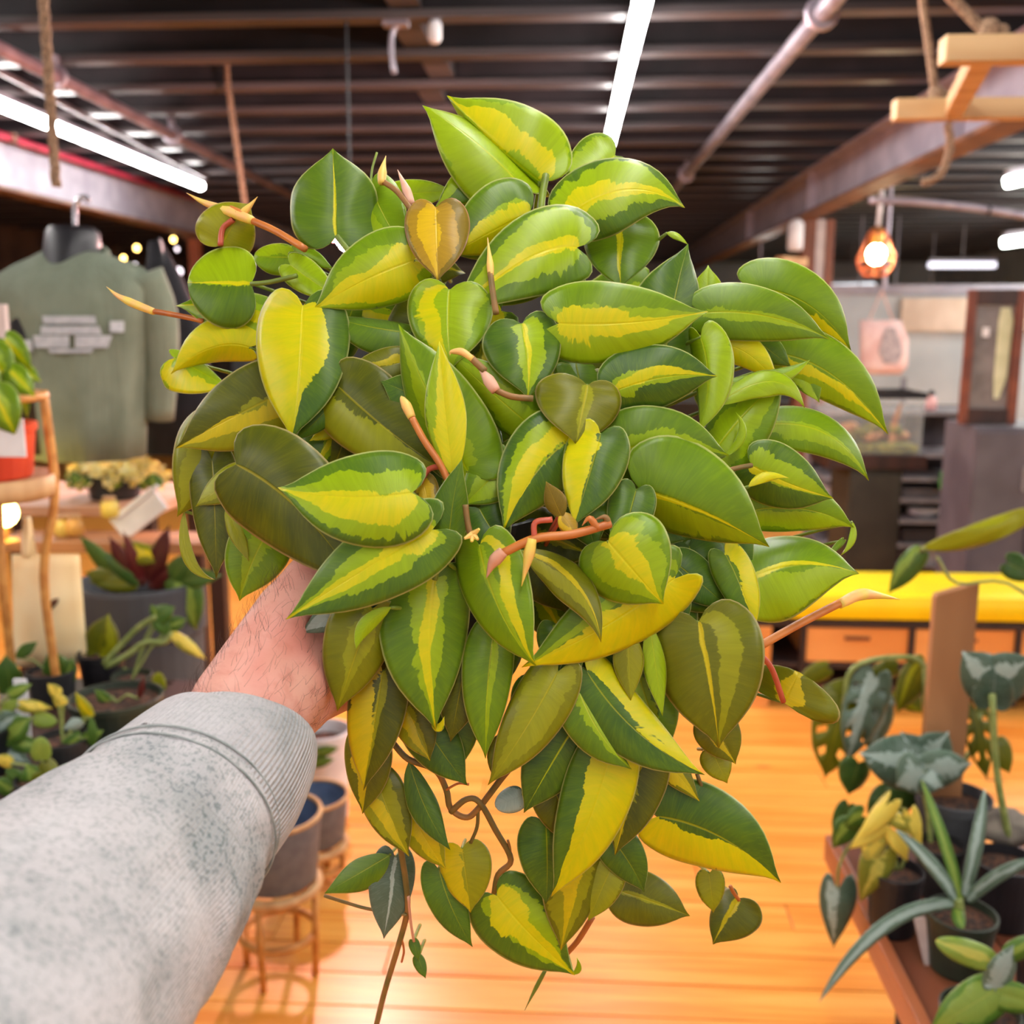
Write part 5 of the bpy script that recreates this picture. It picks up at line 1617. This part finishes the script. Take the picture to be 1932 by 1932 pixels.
# the plant bench at lower left
Yq = 1.72
bz = .78
q0, q1 = atZ(-60, 1500, bz), atZ(360, 1400, bz)
pb = thing('plant_bench', (-.95, Yq, 0), 'dark wooden bench full of small potted plants beside the sleeve', 'bench')
mesh_obj('top', *box(-1.7, -.74, 1.38, 2.1, bz - .04, bz, .004), M_DKWOOD2, pb)
for x_ in (-1.65, -1.02):
    for y_ in (1.41, 2.05):
        mesh_obj('leg', *box(x_, x_ + .04, y_, y_ + .04, 0, bz - .04), M_DKWOOD2, pb)
def small_plant(name, label, px, py, Yd, r, h, potmat, leaves, mat=M_GREEN, stems=(), z=None):
    c_ = atY(px, py, Yd)
    c_ = Vector((c_.x, Yd, bz + .001 if z is None else z))
    t = thing(name, c_, label, 'potted plant')
    add_pot(t, c_, r, h, potmat)
    for L in leaves:
        bx, by, tx, ty, w1, w2 = L[:6]
        pt_ = L[6] if len(L) > 6 else (.4, 9, 9, -.2, .3)
        mm = L[7] if len(L) > 7 else mat
        shp = L[8] if len(L) > 8 else 'h'
        dd = L[9] if len(L) > 9 else 0
        lf = bleaf(t, Yd + dd, bx, by, tx, ty, w1, w2, mm, pt_, shp)
        top = Vector((c_.x, Yd, c_.z + h * .85))
        b_ = wl_(lf)
        mesh_obj('petiole', *tube([b_, b_.lerp(top, .5) + Vector((0, 0, .012)), top], .0022, 5), M_BSTEM, lf, origin=b_)
    for s in stems:
        bstem(t, Yd, s[1], s[0], M_BSTEM)
    return t
CAL = (.35, 9, 9, -.15, .15)
small_plant('calathea', 'striped calathea with upright oval leaves in front of the cream tote bag', 100, 1300, 1.95, .05, .07, M_DKPOT,
    [(118, 1290, 92, 1226, 30, 32, CAL), (120, 1292, 138, 1240, 22, 18, CAL), (20, 1300, 10, 1235, 30, 26, (.3, 9, 9, 9, 9)), (30, 1240, 72, 1210, 12, 12, (.3, 9, 9, 9, 9), M_GREEN, 'l')])
small_plant('pothos_cutting', 'round-leaved cutting with orange base in front of the charcoal planter', 195, 1280, 2.04, .05, .08, M_BLACK,
    [(184, 1232, 205, 1158, 34, 36, (.2, 9, 9, .2, .8), M_OLIVE), (182, 1280, 258, 1282, 26, 28, (.6, 9, 9, -.3, .3), M_GREEN, 'r'), (296, 1310, 300, 1268, 16, 16, (.5, 9, 9, -1, 1), M_OLIVE, 'r')])
ft = small_plant('hanging_cutting', 'trailing plant with two pale curved stems and drooping variegated leaf before the charcoal planter', 250, 1290, 1.93, .04, .07, M_GRNPOT,
    [(292, 1165, 330, 1145, 18, 20, (.4, 9, 9, 9, 9)), (300, 1168, 318, 1200, 16, 16, (.4, 9, 9, 9, 9)), (318, 1190, 390, 1245, 12, 14, (.6, -.8, .8, 9, 9), M_YELVAR, 'l'), (295, 1160, 285, 1140, 9, 9), (322, 1180, 352, 1168, 14, 14)],
    stems=((.0065, [(196, 1252), (225, 1220), (260, 1185), (296, 1162)]), (.0065, [(200, 1258), (240, 1236), (275, 1212), (310, 1212), (325, 1192)])))
small_plant('ribbed_peperomia', 'pale striped rosette plant at the picture edge above the sleeve', -30, 1420, 1.62, .05, .08, M_BLACK,
    [(10, 1390, 60, 1352, 26, 26, (.55, 9, 9, -.4, .4)), (-10, 1380, 40, 1345, 30, 24, (.45, 9, 9, -.2, .2), M_SILVER), (66, 1355, 108, 1362, 14, 16, (.8, 9, 9, -1, 1), M_GREEN, 'r'), (-10, 1400, 22, 1392, 20, 20, (.5, 9, 9, 0, .5)), (40, 1330, 100, 1336, 12, 14, (.5, -.5, .5, 9, 9), M_YELVAR), (10, 1340, 34, 1318, 12, 12, (.7, 9, 9, -1, 1)), (0, 1370, -30, 1340, 24, 24), (30, 1400, 88, 1412, 16, 18, (.5, 9, 9, -.3, .3)), (8, 1420, 60, 1440, 18, 20, (.6, 9, 9, -.4, .2), M_SILVER), (-6, 1440, 30, 1470, 18, 18, (.5, 9, 9, -.2, .4)), (20, 1310, 60, 1290, 12, 13, (.6, 9, 9, -.5, .5))])
small_plant('seedling_pot', 'small upright seedling with folded pale leaves beside the dark green pot', 118, 1400, 1.60, .045, .075, M_DKPOT,
    [(168, 1350, 142, 1306, 12, 13, (.9, -.4, .5, -1, 1), M_OLIVE), (160, 1362, 118, 1376, 10, 14, (.8, 9, 9, -1, 1), M_SILVER, 'l'), (172, 1352, 178, 1420, 9, 9, (.4, 9, 9, 9, 9), M_GREEN, 'l'), (110, 1310, 90, 1290, 12, 12, (.6, -.6, .6, 9, 9), M_YELVAR), (120, 1330, 98, 1310, 12, 14, (.6, -.6, .6, 9, 9), M_YELVAR), (150, 1390, 110, 1420, 14, 15, (.4, 9, 9, -.2, .3)), (160, 1395, 196, 1378, 12, 12, (.5, 9, 9, -.4, .4)), (130, 1400, 150, 1440, 12, 14, (.3, 9, 9, 9, 9))])
small_plant('bark_pot', 'dark green nursery pot of bark chips close to the cuff of the sweatshirt', 225, 1400, 1.76, .085, .09, M_GRNPOT, [(262, 1318, 272, 1276, 6, 7, (.6, 9, 9, 9, 9), M_RED, 'l'), (205, 1326, 178, 1300, 12, 12)])
small_plant('round_leaf_seedling', 'single round bright leaf seedling above the fold of the sleeve', 80, 1440, 1.5, .045, .05, M_BLACK,
    [(78, 1432, 76, 1390, 20, 20, (.9, 9, 9, -1, 1), M_GREEN, 'r'), (88, 1440, 112, 1480, 16, 20, (.25, 9, 9, 9, 9), M_OLIVE), (70, 1480, 50, 1440, 26, 26, (.5, 9, 9, -.5, .5)), (20, 1440, -10, 1428, 12, 14, (.6, -.8, .8, 9, 9), M_YELVAR), (60, 1500, 84, 1450, 22, 22, (.3, 9, 9, -.1, .1), M_OLIVE), (110, 1470, 140, 1440, 14, 14, (.4, 9, 9, -.3, .3)), (20, 1490, -10, 1470, 18, 20, (.5, 9, 9, -.3, .3)), (40, 1470, 10, 1452, 14, 14, (.4, 9, 9, 9, 9))])
lab_ = atY(40, 1300, 1.75)
tag(mesh_obj('plant_tag', *box(atY(28, 1300, 1.75).x, atY(53, 1300, 1.75).x, 1.745, 1.75, atY(40, 1400, 1.75).z, atY(40, 1280, 1.75).z, .003), M_WHITE), 'white plastic plant tag stuck among the calathea leaves', 'plant tag')
# bark chips scattered on the bench
rb = random.Random(9)

# ---------------------------------------------------------------- the two blue-grey pots on wooden stands, white pot behind
def stand_pot(name, label, rim_l, rim_r, rim_y, bot_y, Yd, label2):
    a, b = atY(rim_l, rim_y, Yd), atY(rim_r, rim_y, Yd)
    c_ = (a + b) / 2
    r = (b.x - a.x) / 2
    zb = atY((rim_l + rim_r) / 2, bot_y, Yd - r).z
    zt = c_.z
    st_ = thing('wooden_pot_stand', (c_.x, Yd, 0), label2, 'plant stand')
    t = thing(name, (c_.x, Yd, zb + .012), label, 'pot')
    h = zt - zb - .012
    cc_ = Vector((c_.x, Yd, zb + .012))
    mesh_obj('body', *lathe([(r * .80, 0), (r * .84, .006), (r * .97, h * .95)], cc_, 36, top=False), M_BLUEGREY, t, smooth=True)
    mesh_obj('rim', *ring(cc_ + Vector((0, 0, h * .97)), r * .96, r * .055, 40, 8), M_RIMWOOD, t, smooth=True)
    mesh_obj('inside', *lathe([(.001, h * .35), (r * .80, h * .36), (r * .9, h * .95)], cc_, 36, top=False), M_NAVY, t, smooth=True)
    mesh_obj('tray_ring', *ring(Vector((c_.x, Yd, zb - .004)), r * .86, .012, 40, 8), M_RIMWOOD, st_, smooth=True)
    mesh_obj('brace_ring', *ring(Vector((c_.x, Yd, zb * .45)), r * .78, .009, 40, 8), M_RATTAN, st_, smooth=True)
    for k_ in range(4):
        a0 = -1.75 + math.pi / 2 * k_
        mesh_obj('leg', *tube([Vector((c_.x + r * .87 * math.cos(a0), Yd + r * .87 * math.sin(a0), zb)), Vector((c_.x + r * .80 * math.cos(a0), Yd + r * .80 * math.sin(a0), 0.001))], .0085, 8), M_RATTAN, st_, smooth=True)
stand_pot('grey_pot', 'blue-grey pot with a pale wooden rim, the one nearer the cuff', 428, 606, 1530, 1715, 2.22, 'low wooden stand under the larger blue-grey pot')
stand_pot('grey_pot', 'blue-grey pot with a pale wooden rim half hidden behind the larger one', 520, 657, 1498, 1625, 2.62, 'low wooden stand under the smaller, hidden blue-grey pot')
wp = atY(610, 1440, 3.0)
wpt = thing('white_planter', (wp.x, 3.0, 0), 'white planter with green shoots between the wrist and the hanging leaves', 'potted plant')
wh = atY(610, 1375, 3.0).z
add_pot(wpt, Vector((wp.x, 3.0, 0)), .09, max(.2, wh), M_WHITE, .8)
for (bx, by, tx, ty) in ((600, 1420, 640, 1410), (590, 1440, 632, 1432), (585, 1425, 570, 1440)):
    bleaf(wpt, 2.88, bx, by, tx, ty, 10, 11, M_GREEN, (.5, 9, 9, -.3, .3))

# ================================================================ the low table of plants at lower right
TZ = .50
e0, e1 = atZ(1541, 1582, TZ), atZ(1752, 1945, TZ)
xe = (e0.x + e1.x) / 2
table = thing('low_plant_table', (xe + .45, 1.6, 0), 'low dark red-brown wooden table holding potted plants', 'table')
yt0, yt1 = .55, e0.y
brd = [0, .012, .20, .40, .60, .80, 1.0]
M_EDGE = pm('table_edge', (182, 108, 66), (150, 84, 50), 10, .4, stretch=(1, .15, 1))
mesh_obj('edge_rail', *box(xe, xe + .022, yt0, yt1, TZ - .045, TZ + .010, .004), M_EDGE, table)
for i in range(5):
    x0_ = xe + .024 + .19 * i
    mesh_obj('plank', *box(x0_, x0_ + .187, yt0, yt1 - .004 * (i % 2), TZ - .04, TZ, .003), M_DKWOOD, table)
for (x_, y_) in ((xe + .06, yt1 - .38), (xe + .9, yt1 - .2), (xe + .06, .7), (xe + .9, .7)):
    mesh_obj('leg', *lathe([(.022, 0), (.028, .04), (.022, .07), (.03, .1), (.03, .18), (.022, .2), (.022, TZ - .045)], (x_, y_, 0), 14), M_DKWOOD2, table, smooth=True)
mesh_obj('stretcher', *box(xe + .05, xe + .95, yt1 - .40, yt1 - .36, .14, .18, .004), M_DKWOOD2, table)

def tplant(name, label, px, py, r, h, potmat, cat='potted plant', taper=.8):
    """pot whose rim centre shows at (px,py), standing on the table"""
    c_ = atZ(px, py, TZ + h)
    c_ = Vector((c_.x, c_.y, TZ + .001))
    t = thing(name, c_, label, cat)
    add_pot(t, c_, r, h, potmat, taper)
    return t, c_.y
# strap-leaved plant in a round pot, middle
t, yq = tplant('strap_leaf_plant', 'plant with long narrow grey-green strap leaves in a round dark pot', 1815, 1722, .056, .10, M_GRNPOT)
ST = (.55, 9, 9, -.4, .4)
for (bx, by, tx, ty, w, cx2, cy2, dd) in ((1800, 1705, 1546, 1890, 15, 1660, 1700, -.15), (1806, 1700, 1690, 1565, 13, 1760, 1620, .05), (1812, 1695, 1738, 1470, 11, 1790, 1600, .1), (1820, 1690, 1858, 1488, 14, 1846, 1590, .05), (1826, 1700, 1960, 1620, 14, 1880, 1640, -.02), (1806, 1712, 1818, 1752, 12, 1806, 1735, -.05)):
    bleaf(t, yq, bx, by, tx, ty, w, w, M_SILVER if w > 12 else M_GREEN, (.75, 9, 9, -.5, .3), 's', (cx2, cy2), dtip=dd, nv=16, nu=3)
bstem(t, yq, [(1812, 1740), (1810, 1715), (1808, 1695)], .008, M_BSTEM)
# variegated alocasia, yellow
t, yq = tplant('yellow_alocasia', 'small alocasia with yellow mottled arrow leaves in a black pot', 1690, 1640, .048, .115, M_BLACK)
YV = (.4, -.5, .5, -.8, .8)
for (bx, by, tx, ty, w1, w2, pt_) in ((1655, 1560, 1602, 1602, 22, 20, (.6, -1.2, 1.2, 9, 9)), (1670, 1520, 1612, 1592, 26, 16, (.8, -1.2, 1.2, 9, 9)), (1650, 1575, 1640, 1640, 26, 28, (.5, -.4, .6, -1, 1)), (1660, 1615, 1622, 1702, 34, 34, (.25, 9, 9, -.4, .3)), (1690, 1570, 1712, 1626, 20, 22, (1, -1.2, 1.2, -1, 1)), (1720, 1540, 1738, 1602, 16, 18, (.5, -1.2, .6, 9, 9)), (1690, 1545, 1726, 1570, 14, 16, (.4, -.6, .2, 9, 9))):
    bleaf(t, yq - .02, bx, by, tx, ty, w1, w2, M_YELVAR, pt_, 'a')
for a_, b_ in (((1690, 1640), (1660, 1560)), ((1695, 1640), (1672, 1600)), ((1700, 1640), (1712, 1570)), ((1692, 1642), (1650, 1578))):
    bstem(t, yq, [a_, ((a_[0] + b_[0]) / 2 + 4, (a_[1] + b_[1]) / 2), b_], .0028, M_BSTEM)
# monstera and big silver leaves
t, yq = tplant('monstera', 'monstera with holed green leaves climbing a wide brown plank', 1800, 1500, .07, .15, M_GREYPOT)
HO = {(5, 1), (5, 2), (8, 1), (8, 2), (11, 1), (11, 2)}
for (bx, by, tx, ty, w1, w2, mm, pt_, ho, dd) in (
        (1590, 1330, 1556, 1468, 52, 50, M_OLIVE, (.25, 9, 9, 9, 9), HO, .12), (1650, 1280, 1598, 1440, 40, 44, M_SILVER, (.55, 9, 9, -.2, .6), HO, .1), (1622, 1290, 1690, 1330, 30, 36, M_SILVER, (.9, 9, 9, -1, 1), None, .12),
        (1600, 1300, 1520, 1330, 26, 24, M_OLIVE, (.2, 9, 9, 9, 9), None, .15), (1745, 1255, 1692, 1345, 24, 34, M_OLIVE, (.2, 9, 9, .3, .6), None, .1), (1690, 1262, 1630, 1280, 14, 22, M_OLIVE, (.15, 9, 9, 9, 9), None, .14),
        (1840, 1340, 1862, 1472, 26, 30, M_OLIVE, (.1, 9, 9, 9, 9), HO, .1), (1620, 1440, 1600, 1500, 26, 34, M_GREEN, (.1, 9, 9, 9, 9), None, .05),
        (1735, 1460, 1660, 1500, 60, 40, M_GREEN, (.05, 9, 9, 9, 9), None, .05), (1745, 1470, 1800, 1520, 40, 36, M_GREEN, (.04, 9, 9, 9, 9), None, .04), (1690, 1500, 1640, 1560, 40, 40, M_GREEN, (.06, 9, 9, 9, 9), None, .05),
        (1660, 1330, 1640, 1420, 30, 34, M_SILVER, (.5, 9, 9, -.5, .4), None, .13), (1700, 1300, 1740, 1345, 22, 24, M_OLIVE, (.3, 9, 9, .2, .8), None, .14), (1560, 1262, 1500, 1290, 18, 20, M_OLIVE, (.35, 9, 9, 9, 9), None, .16),
        (1720, 1420, 1700, 1500, 34, 36, M_GREEN, (.15, 9, 9, -.2, .2), None, .08), (1880, 1400, 1905, 1460, 22, 24, M_OLIVE, (.2, 9, 9, 9, 9), None, .12), (1600, 1520, 1572, 1580, 18, 20, M_GREEN, (.1, 9, 9, 9, 9), None, .06)):
    bleaf(t, yq + dd, bx, by, tx, ty, w1, w2, mm, pt_, 'h', holes=ho, nv=16, nu=5)
for s in ([(1740, 1500), (1760, 1380), (1745, 1260), (1690, 1240), (1610, 1260), (1592, 1330)], [(1745, 1500), (1752, 1420), (1742, 1260)], [(1750, 1500), (1830, 1420), (1848, 1345)]):
    bstem(t, yq + .1, s, .006, M_BSTEM)
pl0, pl1 = atY(1752, 1300, yq + .03), atY(1832, 1300, yq + .03)
M_PLK = pm('climbing_plank', (176, 124, 80), (144, 96, 60), 8, .8, stretch=(1, 1, .15), bump=.4)
V, F = box(pl0.x, pl1.x, yq + .03, yq + .052, TZ + .12, atY(1790, 1120, yq + .03).z, .003)
zt_ = max(v[2] for v in V)
V = [Vector((v[0], v[1], v[2] + (.022 * mnoise.noise(Vector((v[0] * 40, 0, 3))) + .02 * ((v[0] - pl0.x) / (pl1.x - pl0.x)) if v[2] > zt_ - .01 else 0))) for v in V]
mesh_obj('climbing_plank', V, F, M_PLK, t)
mon, mony = t, yq
# silver satin plant
t, yq = tplant('satin_plant', 'plant with broad silvery grey-green leaves spreading before the brown plank', 1775, 1592, .045, .10, M_DKPOT)
SV = (.35, 9, 9, -.45, .5)
for (bx, by, tx, ty, w1, w2, pt_, dd) in ((1735, 1440, 1620, 1420, 56, 50, SV, .08), (1742, 1450, 1700, 1380, 46, 40, (.2, 9, 9, -.3, .2), .1), (1745, 1440, 1790, 1380, 44, 42, (.3, 9, 9, -.5, .3), .1), (1740, 1455, 1690, 1482, 40, 46, (.6, 9, 9, -.8, .5), .02), (1745, 1458, 1834, 1440, 40, 34, (.6, 9, 9, -.6, .6), .03), (1748, 1462, 1780, 1485, 30, 34, SV, .02)):
    bleaf(t, yq + dd, bx, by, tx, ty, w1, w2, M_SILVER, pt_, 'h', nv=14, nu=5)
for b_ in ((1735, 1450), (1742, 1455), (1748, 1460)):
    bstem(t, yq + .03, [(1756, 1600), (1752, 1540), b_], .005, M_BSTEM)
# one notched leaf of the monstera hangs over the table edge
for (bx, by, tx, ty, w1, w2) in ((1580, 1680, 1572, 1788, 38, 34), (1600, 1560, 1570, 1600, 24, 26), (1626, 1540, 1590, 1560, 22, 24)):
    bleaf(mon, mony - .16, bx, by, tx, ty, w1, w2, M_SILVER if by > 1600 else M_GREEN, (.25, 9, 9, -.1, .5), 'a')
bstem(mon, mony - .14, [(1700, 1520), (1640, 1560), (1600, 1600), (1582, 1640), (1580, 1684)], .0028, M_BSTEM)
# tall silver arrow plant at right edge
t, yq = tplant('arrow_leaf_plant', 'plant with a big folded grey arrow leaf standing at the picture edge', 1900, 1622, .058, .12, M_BLACK)
for (bx, by, tx, ty, w1, w2, pt_) in ((1872, 1300, 1815, 1228, 44, 50, SV), (1876, 1296, 1950, 1240, 52, 46, (.3, 9, 9, -.5, .1)), (1872, 1330, 1880, 1250, 40, 40, (.05, 9, 9, 9, 9))):
    bleaf(t, yq + .08, bx, by, tx, ty, w1, w2, M_SILVER, pt_, 'h', nv=14, nu=5)
bstem(t, yq + .06, [(1905, 1590), (1880, 1450), (1872, 1310)], .006, M_BSTEM)
mesh_obj('pebble_top', *lumpy(atZ(1900, 1560, TZ + .13), .055, 3, .5), pm('grey_moss', (128, 118, 106), (96, 88, 80), 30, .9, bump=.6), t, smooth=True)
# vine crossing from the right edge with a drooping leaf
t, yq = tplant('climbing_vine', 'yellow-green wavy vine leaf reaching in from the picture edge over the yellow bench', 2070, 1560, .06, .12, M_BLACK)
bleaf(t, yq + .02, 1945, 968, 1738, 1034, 20, 24, M_OLIVE, (.85, 9, 9, -1, 1), 's', (1850, 1020), nv=16, nu=4, rip=.4)
bleaf(t, yq + .02, 1735, 1045, 1675, 1120, 22, 24, M_GREEN, (.25, 9, 9, .2, .8), 'h')
bleaf(t, yq + .05, 1900, 1062, 1960, 1092, 26, 26, M_GREEN, (.08, 9, 9, 9, 9), 'h')
bstem(t, yq + .02, [(2010, 1640), (2010, 1200), (1985, 980), (1945, 968), (1850, 1016), (1738, 1036)], .005, M_BSTEM)
bstem(t, yq + .03, [(2010, 1180), (1900, 1100), (1805, 1100), (1768, 1050)], .003, M_BSTEM)
# near corner: bright green pair and pots
t, yq = tplant('bright_leaf_plant', 'plant with big bright green oval leaves at the near table corner', 1850, 1905, .055, .09, M_GRNPOT)
BR = (.85, 9, 9, -.7, .7)
for (bx, by, tx, ty, w1, w2, mm, pt_) in ((1875, 1870, 1752, 1945, 50, 46, M_GREEN, BR), (1868, 1812, 1765, 1774, 26, 24, M_GREEN, (.95, -.3, .3, -1, 1)), (1876, 1862, 1915, 1780, 30, 26, M_SILVER, (.8, 9, 9, -.6, .6)), (1885, 1875, 1980, 1900, 30, 30, M_GREEN, BR), (1900, 1800, 1960, 1770, 20, 22, M_GREEN, (.5, 9, 9, -.3, .3))):
    bleaf(t, yq - .02, bx, by, tx, ty, w1, w2, mm, pt_, 'r' if by < 1815 else 'h', nv=16, nu=5)
bstem(t, yq, [(1858, 1910), (1870, 1870), (1872, 1815)], .004, M_REDSTEM)
for (px, py, r, h, lab) in ((1992, 1800, .055, .12, 'black nursery pot at the picture edge behind the bright green leaves'),):
    t, yq = tplant('nursery_pot', lab, px, py, r, h, M_BLACK, 'pot')
for (px, py, lab) in ((1758, 1790, 'pale plant tag leaning on the round pot of the strap-leaved plant'), (1862, 1665, 'pale plant tag behind the strap leaves beside the black pot')):
    q = atZ(px, py, TZ + .03)
    tag(mesh_obj('plant_tag', *bar(q + Vector((.0, 0, -.029)), q + Vector((-.02, .01, .05)), .02, .002, .0005, up=Vector((0, -1, .2))), pm('pink_tag', (226, 206, 200), (206, 184, 178), 20, .6)), lab, 'plant tag')
